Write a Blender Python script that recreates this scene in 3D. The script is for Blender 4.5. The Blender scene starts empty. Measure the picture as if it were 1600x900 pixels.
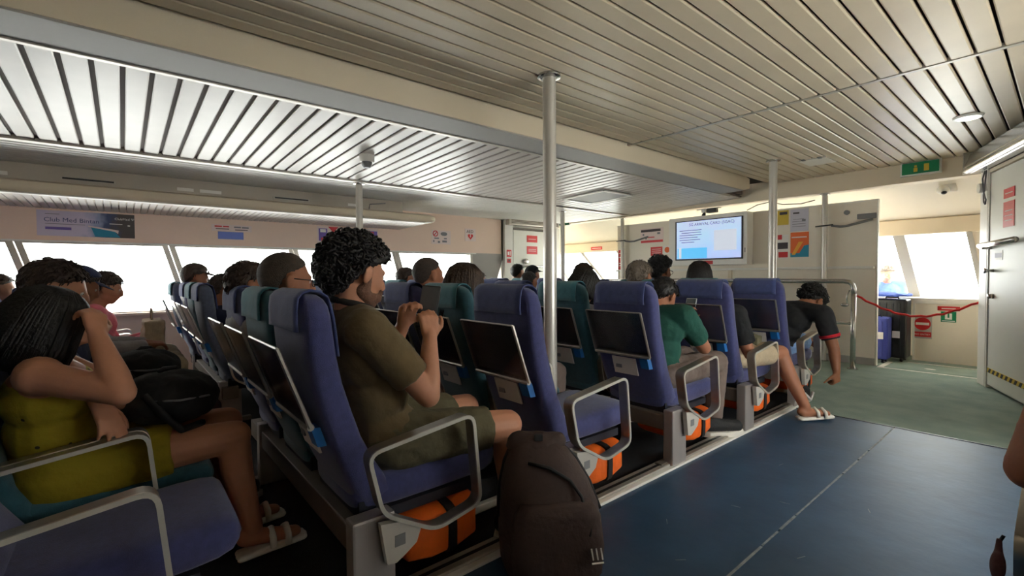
import bpy, bmesh, math, random
from mathutils import Vector, Matrix, Euler, noise
random.seed(7)
V = Vector
SC = bpy.context.scene
COL = SC.collection

# ---------------------------------------------------------------- camera
cam_d = bpy.data.cameras.new('camera')
cam_d.sensor_width = 36.0
cam_d.lens = 728.75 * 36.0 / 1600.0
cam_d.clip_start = 0.03
cam = bpy.data.objects.new('camera', cam_d)
COL.objects.link(cam)
def cam_matrix(yaw, pitch, roll, loc):
    t, p, r = (math.radians(a) for a in (yaw, pitch, roll))
    fw = V((-math.sin(t)*math.cos(p), math.cos(t)*math.cos(p), -math.sin(p)))
    ri = V((math.cos(t), math.sin(t), 0)); up = ri.cross(fw)
    r2 = math.cos(r)*ri + math.sin(r)*up; u2 = -math.sin(r)*ri + math.cos(r)*up
    m = Matrix((r2, u2, -fw)).transposed().to_4x4(); m.translation = loc
    return m
cam.matrix_world = cam_matrix(50.116, 1.585, -0.4137, V((0, 0, 1.05)))
SC.camera = cam

# ---------------------------------------------------------------- daylight: overcast white sky all round
world = bpy.data.worlds.new('overcast_sky'); SC.world = world
world.use_nodes = True
wbg = world.node_tree.nodes['Background']
wbg.inputs[0].default_value = (1.0, 0.965, 0.92, 1)
wbg.inputs[1].default_value = 9.0
SC.view_settings.view_transform = 'Standard'
SC.view_settings.look = 'None'
SC.view_settings.gamma = 1.0
SC.view_settings.use_curve_mapping = False
SC.view_settings.exposure = 0.6
try:
    SC.cycles.use_denoising = True
    SC.cycles.max_bounces = 10
    SC.cycles.diffuse_bounces = 6
    SC.cycles.transparent_max_bounces = 16
    SC.cycles.sample_clamp_indirect = 6.0
    SC.cycles.caustics_reflective = False
    SC.cycles.caustics_refractive = False
except Exception:
    pass

# ---------------------------------------------------------------- materials
def lin(c):
    out = []
    for v in c[:3]:
        v = v/255.0
        out.append(v/12.92 if v <= 0.04045 else ((v+0.055)/1.055)**2.4)
    return out + [1.0]
MATS = {}
def mat(name, col, rough=0.6, metal=0.0, var=0.0, vscale=8.0, bump=0.0, bscale=60.0, col2=None, emit=0.0, spec=None, stretch=None, sheen=0.0):
    if name in MATS: return MATS[name]
    m = bpy.data.materials.new(name); m.use_nodes = True
    nt = m.node_tree; b = nt.nodes['Principled BSDF']
    b.inputs['Roughness'].default_value = rough
    b.inputs['Metallic'].default_value = metal
    if spec is not None: b.inputs['Specular IOR Level'].default_value = spec
    if sheen:
        b.inputs['Sheen Weight'].default_value = sheen; b.inputs['Sheen Roughness'].default_value = 0.5
    c = lin(col); b.inputs['Base Color'].default_value = c
    tc = nt.nodes.new('ShaderNodeTexCoord'); src = tc.outputs['Object']
    if stretch:
        mp = nt.nodes.new('ShaderNodeMapping'); mp.inputs['Scale'].default_value = stretch
        nt.links.new(src, mp.inputs[0]); src = mp.outputs[0]
    if var > 0:
        n = nt.nodes.new('ShaderNodeTexNoise'); n.inputs['Scale'].default_value = vscale
        n.inputs['Detail'].default_value = 5
        nt.links.new(src, n.inputs['Vector'])
        r = nt.nodes.new('ShaderNodeValToRGB')
        c2 = lin(col2) if col2 else [max(0, x*(1-var)) for x in c[:3]] + [1]
        c1 = c if col2 else [min(1, x*(1+var)) for x in c[:3]] + [1]
        r.color_ramp.elements[0].color = c2; r.color_ramp.elements[0].position = 0.3
        r.color_ramp.elements[1].color = c1; r.color_ramp.elements[1].position = 0.7
        nt.links.new(n.outputs[0], r.inputs[0]); nt.links.new(r.outputs[0], b.inputs['Base Color'])
    if bump > 0:
        n2 = nt.nodes.new('ShaderNodeTexNoise'); n2.inputs['Scale'].default_value = bscale; n2.inputs['Detail'].default_value = 3
        nt.links.new(src, n2.inputs['Vector'])
        bp = nt.nodes.new('ShaderNodeBump'); bp.inputs['Strength'].default_value = bump; bp.inputs['Distance'].default_value = 0.01
        nt.links.new(n2.outputs[0], bp.inputs['Height']); nt.links.new(bp.outputs[0], b.inputs['Normal'])
    if emit > 0:
        b.inputs['Emission Color'].default_value = c; b.inputs['Emission Strength'].default_value = emit
    MATS[name] = m
    return m
def glass(name, tint, gloss=0.08, rough=0.02):
    m = bpy.data.materials.new(name); m.use_nodes = True; nt = m.node_tree; nt.nodes.clear()
    o = nt.nodes.new('ShaderNodeOutputMaterial'); mx = nt.nodes.new('ShaderNodeMixShader')
    t = nt.nodes.new('ShaderNodeBsdfTransparent'); t.inputs[0].default_value = lin(tint)
    g = nt.nodes.new('ShaderNodeBsdfGlossy'); g.inputs['Roughness'].default_value = rough
    f = nt.nodes.new('ShaderNodeLayerWeight'); f.inputs[0].default_value = gloss
    nt.links.new(f.outputs['Fresnel'], mx.inputs[0]); nt.links.new(t.outputs[0], mx.inputs[1]); nt.links.new(g.outputs[0], mx.inputs[2])
    nt.links.new(mx.outputs[0], o.inputs[0]); MATS[name] = m
    return m
mat('slat_paint', (206, 190, 164), 0.36, var=0.05, vscale=3, bump=0.05, bscale=9)
mat('slat_gloss', (192, 182, 174), 0.38, var=0.05, vscale=4, bump=0.06, bscale=14)
mat('dark_void', (58, 48, 38), 0.9)
mat('void_brown', (112, 98, 90), 0.8)
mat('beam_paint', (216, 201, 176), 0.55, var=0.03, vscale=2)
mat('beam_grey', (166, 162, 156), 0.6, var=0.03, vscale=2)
mat('wall_paint', (232, 222, 206), 0.5, var=0.03, vscale=2)
mat('wall_pink', (236, 208, 188), 0.5, var=0.03, vscale=2)
mat('door_paint', (222, 220, 210), 0.45, var=0.03, vscale=3)
mat('duct_paint', (186, 176, 162), 0.5, var=0.03, vscale=3)
mat('white_paint', (228, 224, 216), 0.4)
mat('trim_alu', (190, 184, 174), 0.4, 0.6, var=0.08, vscale=14)
mat('steel', (200, 198, 194), 0.25, 0.9, var=0.05, vscale=20, stretch=(1, 1, 8))
mat('pole_paint', (196, 190, 182), 0.3, 0.35)
mat('arm_metal', (176, 170, 160), 0.32, 0.85, var=0.08, vscale=30)
mat('arm_rim', (226, 220, 208), 0.28, 0.6)
mat('frame_steel', (104, 94, 84), 0.55, 0.2, var=0.1, vscale=10)
mat('post_alu', (168, 160, 156), 0.4, 0.45, var=0.06, vscale=20, stretch=(1, 1, .2))
mat('bracket_plastic', (186, 180, 172), 0.5)
mat('grey_plastic', (120, 120, 122), 0.5)
mat('fabric_blue', (62, 65, 112), 0.9, var=0.14, vscale=50, bump=0.25, bscale=400, sheen=0.25)
mat('fabric_cover', (66, 76, 124), 0.9, var=0.12, vscale=40, bump=0.3, bscale=300, sheen=0.25)
mat('fabric_teal', (46, 88, 100), 0.9, var=0.14, vscale=50, bump=0.25, bscale=400, sheen=0.25)
mat('fabric_teal_cover', (58, 114, 126), 0.9, var=0.12, vscale=40, bump=0.3, bscale=300, sheen=0.25)
mat('fabric_slate', (92, 100, 122), 0.9, var=0.14, vscale=50, bump=0.25, bscale=400, sheen=0.25)
mat('shell_dark', (26, 28, 40), 0.6)
mat('card_paper', (214, 208, 202), 0.6)
mat('tab_blue', (20, 98, 165), 0.5)
mat('life_orange', (244, 106, 22), 0.65, var=0.1, vscale=12, bump=0.5, bscale=22)
mat('strap_black', (20, 20, 22), 0.7)
mat('carpet_dark', (24, 25, 30), 0.95, var=0.2, vscale=60, bump=0.4, bscale=300)
mat('carpet_green', (138, 152, 140), 0.95, var=0.1, vscale=5, bump=0.35, bscale=120, col2=(118, 136, 126))
mat('vinyl_blue', (46, 76, 104), 0.45, var=0.12, vscale=5, bump=0.12, bscale=18, col2=(36, 64, 90))
mat('seam_light', (128, 134, 136), 0.7, var=0.3, vscale=30)
mat('sign_red', (206, 34, 38), 0.45)
mat('sign_white', (232, 228, 222), 0.5)
mat('sign_green', (14, 128, 84), 0.4)
mat('ink_black', (24, 24, 26), 0.6)
mat('ink_grey', (120, 118, 124), 0.6)
mat('hazard_yellow', (208, 176, 60), 0.6)
mat('rope_red', (226, 44, 40), 0.7)
mat('black_plastic', (22, 22, 24), 0.4)
mat('lamp_lens', (240, 246, 240), 0.4, emit=1.2)
glass('pane_glass', (246, 250, 250), 0.06)
def acrylic():
    m = bpy.data.materials.new('tray_acrylic'); m.use_nodes = True; nt = m.node_tree; nt.nodes.clear()
    o = nt.nodes.new('ShaderNodeOutputMaterial'); mx = nt.nodes.new('ShaderNodeMixShader'); mx2 = nt.nodes.new('ShaderNodeMixShader')
    t = nt.nodes.new('ShaderNodeBsdfTransparent'); t.inputs[0].default_value = (.86, .86, .88, 1)
    d = nt.nodes.new('ShaderNodeBsdfDiffuse'); d.inputs[0].default_value = (.07, .072, .10, 1)
    g = nt.nodes.new('ShaderNodeBsdfGlossy'); g.inputs['Roughness'].default_value = .12
    f = nt.nodes.new('ShaderNodeLayerWeight'); f.inputs[0].default_value = .32
    mx2.inputs[0].default_value = .28
    nt.links.new(t.outputs[0], mx2.inputs[1]); nt.links.new(d.outputs[0], mx2.inputs[2])
    nt.links.new(f.outputs['Fresnel'], mx.inputs[0]); nt.links.new(mx2.outputs[0], mx.inputs[1]); nt.links.new(g.outputs[0], mx.inputs[2])
    nt.links.new(mx.outputs[0], o.inputs[0]); MATS['tray_acrylic'] = m
acrylic()

# ---------------------------------------------------------------- mesh helpers
class MB:
    def __init__(s): s.v = []; s.f = []
    def add(s, vs, fs):
        o = len(s.v); s.v += [V(x) for x in vs]; s.f += [tuple(i+o for i in f) for f in fs]; return s
    def box(s, a, b, m=None):
        (x0, y0, z0), (x1, y1, z1) = a, b
        vs = [V((x, y, z)) for z in (z0, z1) for y in (y0, y1) for x in (x0, x1)]
        if m is not None: vs = [m @ v for v in vs]
        return s.add(vs, [(0, 2, 3, 1), (4, 5, 7, 6), (0, 1, 5, 4), (2, 6, 7, 3), (0, 4, 6, 2), (1, 3, 7, 5)])
    def loft(s, rings, cap=True, close=True):
        n = len(rings[0]); o = len(s.v)
        for r in rings: s.v += [V(p) for p in r]
        for i in range(len(rings)-1):
            for j in range(n if close else n-1):
                k = (j+1) % n
                s.f.append((o+i*n+j, o+i*n+k, o+(i+1)*n+k, o+(i+1)*n+j))
        if cap:
            s.f.append(tuple(o+j for j in reversed(range(n)))); s.f.append(tuple(o+(len(rings)-1)*n+j for j in range(n)))
        return s
    def tube(s, pts, r, n=8, closed=False):
        pts = [V(p) for p in pts]; rs = r if isinstance(r, (list, tuple)) else [r]*len(pts)
        N = len(pts); rings = []; prev = None
        for i, p in enumerate(pts):
            if closed: d = pts[(i+1) % N]-pts[i-1]
            else: d = pts[min(i+1, N-1)]-pts[max(i-1, 0)]
            if d.length < 1e-9: d = V((0, 0, 1))
            d.normalize()
            if prev is None:
                a = V((0, 0, 1)) if abs(d.z) < .9 else V((1, 0, 0)); u = a.cross(d).normalized()
            else:
                u = prev-d*prev.dot(d); u = u.normalized() if u.length > 1e-6 else d.orthogonal().normalized()
            prev = u; w = d.cross(u)
            rings.append([p+rs[i]*(math.cos(2*math.pi*k/n)*u+math.sin(2*math.pi*k/n)*w) for k in range(n)])
        if closed:
            rings.append(rings[0]); return s.loft(rings, cap=False)
        return s.loft(rings)
    def cap(s, a, b, ra, rb, n=10):
        a, b = V(a), V(b); d = b-a; L = d.length
        d = d/L if L > 1e-9 else V((0, 0, 1))
        pts, rs = [], []
        for k in range(4):
            t = math.pi/2*k/4; pts.append(a-d*ra*math.cos(t)); rs.append(max(ra*math.sin(t), ra*.02))
        pts.append(a); rs.append(ra); pts.append(b); rs.append(rb)
        for k in range(1, 5):
            t = math.pi/2*k/4; pts.append(b+d*rb*math.sin(t)); rs.append(max(rb*math.cos(t), rb*.02))
        return s.tube(pts, rs, n)
    def cone(s, a, b, ra, rb, n=14): return s.tube([a, b], [ra, rb], n)
    def ell(s, c, r, m=None, nu=16, nv=10):
        c = V(c); rings = []
        for i in range(1, nv):
            t = math.pi*i/nv
            ring = []
            for j in range(nu):
                p = 2*math.pi*j/nu
                q = V((r[0]*math.sin(t)*math.cos(p), r[1]*math.sin(t)*math.sin(p), -r[2]*math.cos(t)))
                ring.append(c+(m @ q if m is not None else q))
            rings.append(ring)
        return s.loft(rings)
    def xf(s, m): s.v = [m @ v for v in s.v]; return s
    def mesh(s, name):
        me = bpy.data.meshes.new(name); me.from_pydata([tuple(v) for v in s.v], [], s.f); me.update()
        bm = bmesh.new(); bm.from_mesh(me); bmesh.ops.recalc_face_normals(bm, faces=bm.faces); bm.to_mesh(me); bm.free()
        return me

def obj(name, geo, m=None, parent=None, smooth=False, loc=None, bevel=0.0, kind=None, segs=2):
    me = geo if isinstance(geo, bpy.types.Mesh) else geo.mesh(name)
    if bevel > 0:
        bm = bmesh.new(); bm.from_mesh(me)
        bmesh.ops.bevel(bm, geom=list(bm.edges)+list(bm.verts), offset=bevel, segments=segs, affect='EDGES', profile=.6, clamp_overlap=True)
        bm.to_mesh(me); bm.free()
    if m is not None and not len(me.materials): me.materials.append(MATS[m] if isinstance(m, str) else m)
    if smooth:
        if smooth is True:
            for p in me.polygons: p.use_smooth = True
        else:
            me.set_sharp_from_angle(angle=math.radians(smooth))
            for p in me.polygons: p.use_smooth = True
    o = bpy.data.objects.new(name, me); COL.objects.link(o)
    if parent is not None: o.parent = parent
    if loc is not None: o.location = loc
    if kind: o['kind'] = kind
    return o
def boxo(name, a, b, m, parent=None, bevel=0.0, **k):
    return obj(name, MB().box(a, b), m, parent, bevel=bevel, **k)
def tag(o, label, cat, group=None):
    o['label'] = label; o['category'] = cat
    if group: o['group'] = group
    return o
def thing(name, label, cat, loc=(0, 0, 0), rotz=0.0, group=None):
    o = bpy.data.objects.new(name, None); COL.objects.link(o); o.empty_display_size = .1
    o.location = loc; o.rotation_euler = (0, 0, rotz)
    return tag(o, label, cat, group)
def struct(name, a, b, m, bevel=0.0): return boxo(name, a, b, m, None, bevel, kind='structure')
def sempty(name, loc=(0, 0, 0)):
    o = bpy.data.objects.new(name, None); COL.objects.link(o); o.location = loc; o['kind'] = 'structure'; return o
def dup(root, loc, label=None, group=None, rotz=None, swap=None):
    r = root.copy(); COL.objects.link(r); r.location = loc
    if rotz is not None: r.rotation_euler = (0, 0, rotz)
    if label: r['label'] = label
    if group: r['group'] = group
    for ch in list(root.children):
        c = ch.copy(); COL.objects.link(c); c.parent = r
        if swap and ch.name.split('.')[0] in swap: c.data = swap[ch.name.split('.')[0]]
        for g in ch.children:
            d = g.copy(); COL.objects.link(d); d.parent = c
    return r
def lettering(text, size, m, parent, mtx, name='lettering', align='LEFT', depth=0.0006):
    cu = bpy.data.curves.new('t', 'FONT'); cu.body = text; cu.size = size; cu.align_x = align; cu.extrude = depth; cu.resolution_u = 2
    t = bpy.data.objects.new('t', cu); COL.objects.link(t)
    me = bpy.data.meshes.new_from_object(t.evaluated_get(bpy.context.evaluated_depsgraph_get()))
    bpy.data.objects.remove(t); bpy.data.curves.remove(cu)
    me.transform(mtx); me.materials.clear()
    return obj(name, me, m, parent)
# local axes for print on a wall: columns = reading direction, up, outward normal
def wallm(right, up, loc):
    right, up = V(right).normalized(), V(up).normalized(); n = right.cross(up)
    m = Matrix((right, up, n)).transposed().to_4x4(); m.translation = loc
    return m
def fuse(name, mb, m, parent, vox, it=4, amp=0.0, ns=18.0, fac=.5):
    me = mb.mesh(name); o = bpy.data.objects.new('fuse_tmp', me); COL.objects.link(o)
    r = o.modifiers.new('r', 'REMESH'); r.mode = 'VOXEL'; r.voxel_size = vox
    if it:
        s = o.modifiers.new('s', 'SMOOTH'); s.iterations = it; s.factor = fac
    dg = bpy.context.evaluated_depsgraph_get()
    out = bpy.data.meshes.new_from_object(o.evaluated_get(dg))
    bpy.data.objects.remove(o); bpy.data.meshes.remove(me)
    if amp:
        nn = [v.normal.copy() for v in out.vertices]
        for v, n in zip(out.vertices, nn):
            v.co = v.co + n*(noise.noise(v.co*ns)*amp + noise.noise(v.co*ns*2.3+V((5, 1, 3)))*amp*.5)
    out.materials.clear(); out.name = name
    return obj(name, out, m, parent, smooth=True)

# ================================================================ STRUCTURE
HC = 2.18
# ---- floor
floor = struct('floor', (-7.6, -5.2, -.14), (1.6, 7.9, -.03), 'carpet_dark')
boxo('carpet', (-7.6, -5.2, -.03), (-1.44, 4.45, -.006), 'carpet_dark', floor)
boxo('carpet', (-7.6, 4.45, -.03), (-1.44, 7.9, 0), 'carpet_green', floor)
boxo('carpet', (-1.44, 4.0, -.03), (1.6, 7.9, 0), 'carpet_green', floor)
boxo('floor_panel', (-1.345, -5.2, -.03), (-.748, 3.985, 0), 'vinyl_blue', floor)
boxo('floor_panel', (-.742, -5.2, -.03), (.2, 3.985, 0), 'vinyl_blue', floor)
boxo('floor_panel', (.206, -5.2, -.03), (1.6, 3.985, 0), 'vinyl_blue', floor)
boxo('edge_strip', (-1.345, 3.985, -.03), (1.6, 4.0, .003), 'black_plastic', floor)
y = .2
while y < 3.9:
    L = random.uniform(.1, .45)
    boxo('seam', (-.7475-random.uniform(.001, .004), y, -.002), (-.7425+random.uniform(.001, .004), min(y+L, 3.98), .0008), 'seam_light', floor)
    y += L+random.uniform(.0, .03)
for x, y, a in ((-.95, 2.1, .3), (-1.08, 1.75, 2.2), (-.62, 1.9, 1.2), (-.9, 1.55, .9), (-.55, 2.5, 2.0), (-1.0, 2.75, 1.4), (-.82, 2.3, .2)):
    obj('scuff', MB().box((-.02, -.0015, 0), (.02, .0015, .0006), Matrix.Translation((x, y, 0)) @ Matrix.Rotation(a, 4, 'Z')), 'seam_light', floor)
tr = struct('trim_1', (-1.372, -5.2, -.02), (-1.345, 4.32, .012), 'white_paint', .003)
boxo('seat_track', (-1.44, -5.2, -.02), (-1.372, 4.32, .022), 'trim_alu', tr, .004)
boxo('track_slot', (-1.414, -5.2, .020), (-1.398, 4.32, .0235), 'black_plastic', tr)
# threshold lines in the doorway
boxo('threshold_line', (-1.36, 6.40, 0), (-.5, 6.43, .003), 'white_paint', floor)
boxo('threshold_line', (-1.2, 7.0, 0), (-.55, 7.02, .003), 'white_paint', floor)
boxo('deck_hatch', (-1.2, 6.5, -.01), (-.55, 6.98, .002), 'carpet_green', floor, .001)
boxo('threshold_line', (-1.36, 6.44, 0), (-1.31, 6.9, .003), 'white_paint', floor)
obj('hatch_ring', MB().ell((-.95, 6.66, .002), (.05, .025, .004)), 'white_paint', floor, True)

# ---- main ceiling: painted slats running fore and aft
ceil = struct('ceiling', (-2.82, -5.2, 2.215), (1.6, 6.5, 2.25), 'dark_void')
def slat_mesh(w, L, drop=.016, axis='Y'):
    h = w/2; mb = MB()
    prof = [(-h, drop), (-h, .004), (-h+.006, 0), (h-.006, 0), (h, .004), (h, drop)]
    if axis == 'Y': mb.loft([[(x, 0, z) for x, z in prof], [(x, L, z) for x, z in prof]])
    else: mb.loft([[(0, x, z) for x, z in prof], [(L, x, z) for x, z in prof]])
    return mb.mesh('slat')
sa = slat_mesh(.0885, 8.6); sb = slat_mesh(.0885, 2.88)
k = -18
while True:
    xc = -.233-(k+.5)*.1013
    if xc < -2.47: break
    if xc < 1.55:
        obj('slat', sa, 'slat_paint', ceil, loc=(xc, -5.18, HC+random.uniform(-.001, .001)))
        obj('slat', sb, 'slat_paint', ceil, loc=(xc, 3.46, HC+random.uniform(-.001, .001)))
    k += 1
boxo('joint_strip', (-2.52, 3.425, 2.176), (1.55, 3.455, 2.2), 'trim_alu', ceil)
boxo('edge_gap', (-2.52, 6.34, 2.182), (1.55, 6.36, 2.21), 'dark_void', ceil)

# ---- boxed beam between the two ceilings
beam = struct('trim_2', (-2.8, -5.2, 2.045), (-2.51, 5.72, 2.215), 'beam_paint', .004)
mb = MB().loft([[(-2.51, 5.72, 2.045), (-2.51, 5.72, 2.215), (-2.8, 5.72, 2.215), (-2.8, 5.72, 2.045)],
                [(-2.56, 5.98, 2.10), (-2.56, 5.98, 2.215), (-2.8, 5.98, 2.215), (-2.8, 5.98, 2.10)]])
obj('beam_end', mb, 'beam_paint', beam)
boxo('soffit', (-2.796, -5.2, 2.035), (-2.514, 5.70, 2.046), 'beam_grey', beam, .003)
boxo('lip', (-2.83, -5.2, 2.028), (-2.796, 5.98, 2.06), 'trim_alu', beam, .003)

# ---- lower ceiling over the seat block: slats running across
ceil2 = struct('ceiling', (-4.6, -5.2, 2.09), (-2.8, 6.32, 2.2), 'void_brown')
obj('backing_panel', MB().loft([[(-4.56, y_, 2.018), (-2.8, y_, 2.061), (-2.8, y_, 2.075), (-4.56, y_, 2.03)] for y_ in (-5.2, 6.3)]), 'void_brown', ceil2)
sl = slat_mesh(.09, 1.74, drop=.014, axis='X')
tilt = -math.atan2(2.045-2.002, 4.55-2.81)
k = -43
while True:
    yc = -.311+(k+.5)*.1122
    if yc > 6.26: break
    o = obj('slat', sl, 'slat_gloss', ceil2, loc=(-4.55, yc, 2.002+random.uniform(-.001, .001)))
    o.rotation_euler = (0, tilt, 0)
    k += 1
boxo('edge_trim', (-4.6, -5.2, 1.985), (-4.55, 6.3, 2.02), 'trim_alu', ceil2, .004)
# ---- narrow-slat strip beyond it
ceil3 = struct('ceiling', (-6.3, -5.2, 2.02), (-4.6, 6.32, 2.2), 'dark_void')
sn = slat_mesh(.058, 11.4, drop=.016)
for i in range(21):
    xs = -4.64-i*.078
    obj('slat', sn, 'white_paint', ceil3, loc=(xs, -5.15, 1.992))
# ---- soffit slats under the air duct
ceil4 = struct('ceiling', (-6.25, -5.2, 1.745), (-5.33, 3.12, 1.76), 'dark_void')
ss = slat_mesh(.05, .9, drop=.014, axis='X')
for i in range(80):
    o = obj('slat', ss, 'slat_gloss', ceil4, loc=(-6.21, -1.3+i*.055, 1.712)); o.rotation_euler = (0, -.022, 0)
boxo('panel', (-6.21, -5.2, 1.72), (-5.33, -1.33, 1.745), 'slat_gloss', ceil4)

# ---- left wall with windows
WX = -6.2
wl = struct('wall_left', (WX-.1, -5.2, -.1), (WX, 4.75, .66), 'wall_pink')
boxo('upper_panel', (WX-.1, -5.2, 1.41), (WX, 5.0, 2.1), 'wall_pink', wl)
boxo('sill', (WX-.1, -5.2, .66), (WX+.05, 4.42, .69), 'wall_pink', wl, .006)
boxo('head_trim', (WX-.1, -5.2, 1.395), (WX+.012, 4.42, 1.412), 'white_paint', wl, .003)
mb = MB().loft([[(WX-.1, 4.36, .66), (WX, 4.36, .66), (WX, 4.75, .66), (WX-.1, 4.75, .66)], [(WX-.1, 4.36, 1.41), (WX, 4.36, 1.41), (WX, 5.0, 1.41), (WX-.1, 5.0, 1.41)]])
obj('end_panel', mb, 'beam_grey', wl)
mull = [-4.5, -3.26, -2.01, -.76, .384, 1.63, 3.0]
RK = .27
def window(n, y0, y1, x=WX, rake0=RK, rake1=RK):
    w = sempty('window_%d' % n, (x, (y0+y1)/2, .69)); c = V(w.location)
    q = lambda yy, z: (yy + (RK*(1.41-z) if rake0 else 0))
    a0, a1 = (lambda z: y0+rake0*(1.41-z)), (lambda z: y1+rake1*(1.41-z))
    z0, z1 = .69, 1.40
    pane = MB().loft([[V((x-.055, a0(z0), z0))-c, V((x-.055, a1(z0), z0))-c, V((x-.049, a1(z0), z0))-c, V((x-.049, a0(z0), z0))-c],
                      [V((x-.055, a0(z1), z1))-c, V((x-.055, a1(z1), z1))-c, V((x-.049, a1(z1), z1))-c, V((x-.049, a0(z1), z1))-c]])
    obj('pane', pane, 'pane_glass', w)
    for a in (a0, a1):
        f = MB().loft([[V((x-.08, a(z)-.025, z))-c, V((x-.08, a(z)+.025, z))-c, V((x+.01, a(z)+.025, z))-c, V((x+.01, a(z)-.025, z))-c] for z in (z0, z1)])
        obj('window_frame', f, 'trim_alu', w)
    for z in (z0+.006, z1-.006):
        f = MB().box((-.08, a0(z)-c.y, z-.012-c.z), (.0, a1(z)-c.y, z+.006-c.z)); obj('window_frame', f, 'trim_alu', w)
ys = mull+[4.36]
for i in range(len(ys)-1):
    window(i+1, ys[i]+.03, ys[i+1]-.03, rake1=RK if i < len(ys)-2 else 0.0)

# ---- left side door wall
wd = struct('wall_left', (-6.32, 4.95, -.05), (-6.2, 6.3, 2.1), 'door_paint')
mb = MB().box((-6.2, 4.98, 0), (-6.14, 5.16, 2.1)); obj('door_post', mb, 'white_paint', wd, bevel=.004)
mb = MB().box((-6.2, 6.16, 0), (-6.14, 6.3, 2.1)); obj('door_post', mb, 'white_paint', wd, bevel=.004)
d2 = sempty('door_2', (-6.2, 5.66, 0))
boxo('door_leaf', (.0, -.47, .05), (.035, .47, 1.83), 'door_paint', d2, .006)
boxo('door_frame', (.0, -.5, .0), (.03, -.478, 1.87), 'frame_steel', d2)
boxo('door_frame', (.0, -.5, 1.84), (.03, .5, 1.87), 'frame_steel', d2)
obj('push_bar', MB().tube([(.07, -.4, 1.2), (.07, .4, 1.2)], .018, 8), 'steel', d2, True)
obj('door_closer', MB().ell((.06, -.2, 1.29), (.02, .06, .05)), 'steel', d2, True)

# ---- front partition, header, front room
wf = struct('wall_front', (-4.96, 6.5, -.02), (-1.39, 6.535, 1.862), 'wall_paint', .003)
boxo('ledge', (-4.96, 6.44, 1.095), (-1.41, 6.502, 1.125), 'white_paint', wf, .004)
boxo('lower_panel', (-4.95, 6.485, .08), (-1.40, 6.501, 1.09), 'wall_paint', wf, .003)
boxo('kick_strip', (-4.95, 6.48, 0), (-1.40, 6.5, .08), 'beam_grey', wf)
boxo('top_rail', (-4.96, 6.49, 1.858), (-1.385, 6.545, 1.872), 'white_paint', wf, .003)
boxo('edge_trim', (-1.395, 6.49, 0), (-1.383, 6.545, 1.872), 'white_paint', wf, .002)
for xx in (-3.05, -4.2): boxo('support_rib', (xx, 6.46, .1), (xx+.05, 6.49, 1.1), 'beam_paint', wf, .004)
hd = struct('trim_3', (-6.2, 6.32, 1.985), (-.42, 6.5, 2.25), 'beam_paint', .006)
boxo('lower_step', (-6.2, 6.5, 2.0), (-.42, 6.58, 2.25), 'wall_paint', hd, .004)
cf = sempty('ceiling', (0, 0, 0))
mb = MB().loft([[(-7.4, 6.55, 2.06), (-.35, 6.55, 2.06), (-.35, 6.55, 2.25), (-7.4, 6.55, 2.25)], [(-7.4, 7.35, 1.66), (-.35, 7.35, 1.66), (-.35, 7.35, 2.25), (-7.4, 7.35, 2.25)]])
obj('sloped_panel', mb, 'wall_paint', cf)
boxo('window_head', (-7.4, 7.26, 1.5), (-.35, 7.38, 1.68), 'beam_paint', cf, .004)
wb = struct('wall_front', (-5.5, 7.62, -.05), (-2.3, 7.72, .74), 'wall_paint')
hw = struct('wall_front', (-1.19, 7.25, -.02), (-.45, 7.29, .715), 'wall_paint', .003)
boxo('ledge', (-2.3, 7.24, .715), (-.45, 7.72, .745), 'white_paint', hw, .005)
boxo('upper_trim', (-1.19, 7.235, .68), (-.45, 7.25, .715), 'white_paint', hw, .003)
boxo('edge_trim', (-1.2, 7.24, 0), (-1.18, 7.3, .72), 'white_paint', hw, .003)
boxo('outer_panel', (-2.3, 7.62, -.05), (-.45, 7.7, .72), 'wall_paint', hw)
hl = struct('wall_front', (-7.4, 7.55, -.05), (-5.5, 7.7, .72), 'wall_paint')
boxo('ledge', (-7.4, 7.3, .715), (-5.5, 7.72, .745), 'white_paint', hl, .005)
def bar(mb, a, b, w, t):
    a, b = V(a), V(b)
    mb.loft([[p+V((-w/2, -t/2, 0)), p+V((w/2, -t/2, 0)), p+V((w/2, t/2, 0)), p+V((-w/2, t/2, 0))] for p in (a, b)])
def front_window(n, xt0, xt1, xb0, xb1, w0=.09, w1=.09):
    w = sempty('window_%d' % n, ((xb0+xb1)/2, 7.6, .74)); c = V(w.location)
    z0, z1, y0, y1 = .74, 1.52, 7.62, 7.32
    e = V((0, .006, 0))
    lo = [V((xb0, y0, z0)), V((xb1, y0, z0))]; hi = [V((xt0, y1, z1)), V((xt1, y1, z1))]
    obj('pane', MB().loft([[lo[0]-c, lo[1]-c, lo[1]-c+e, lo[0]-c+e], [hi[0]-c, hi[1]-c, hi[1]-c+e, hi[0]-c+e]]), 'pane_glass', w)
    for a, b, ww in ((lo[0], hi[0], w0), (lo[1], hi[1], w1)):
        if ww:
            mb = MB(); bar(mb, a-c, b-c, ww, .05); obj('window_frame', mb, 'beam_grey', w)
front_window(8, -1.36, -.74, -1.24, -.63, .11, .05)
front_window(9, -2.3, -1.36, -2.2, -1.24, .06, 0)
front_window(10, -7.3, -6.5, -7.0, -5.95, .06, .07)
front_window(11, -6.5, -5.6, -5.95, -5.2, 0, .06)
front_window(16, -5.6, -4.5, -5.2, -4.2, 0, .06)
front_window(17, -4.5, -3.4, -4.2, -3.2, 0, .06)
front_window(18, -3.4, -2.3, -3.2, -2.2, 0, 0)
mb = MB().loft([[(-.74, 7.32, 1.52), (-.42, 7.32, 1.52), (-.42, 7.4, 1.52), (-.74, 7.4, 1.52)], [(-.63, 7.62, .74), (-.42, 7.62, .74), (-.42, 7.7, .74), (-.63, 7.7, .74)]])
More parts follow.
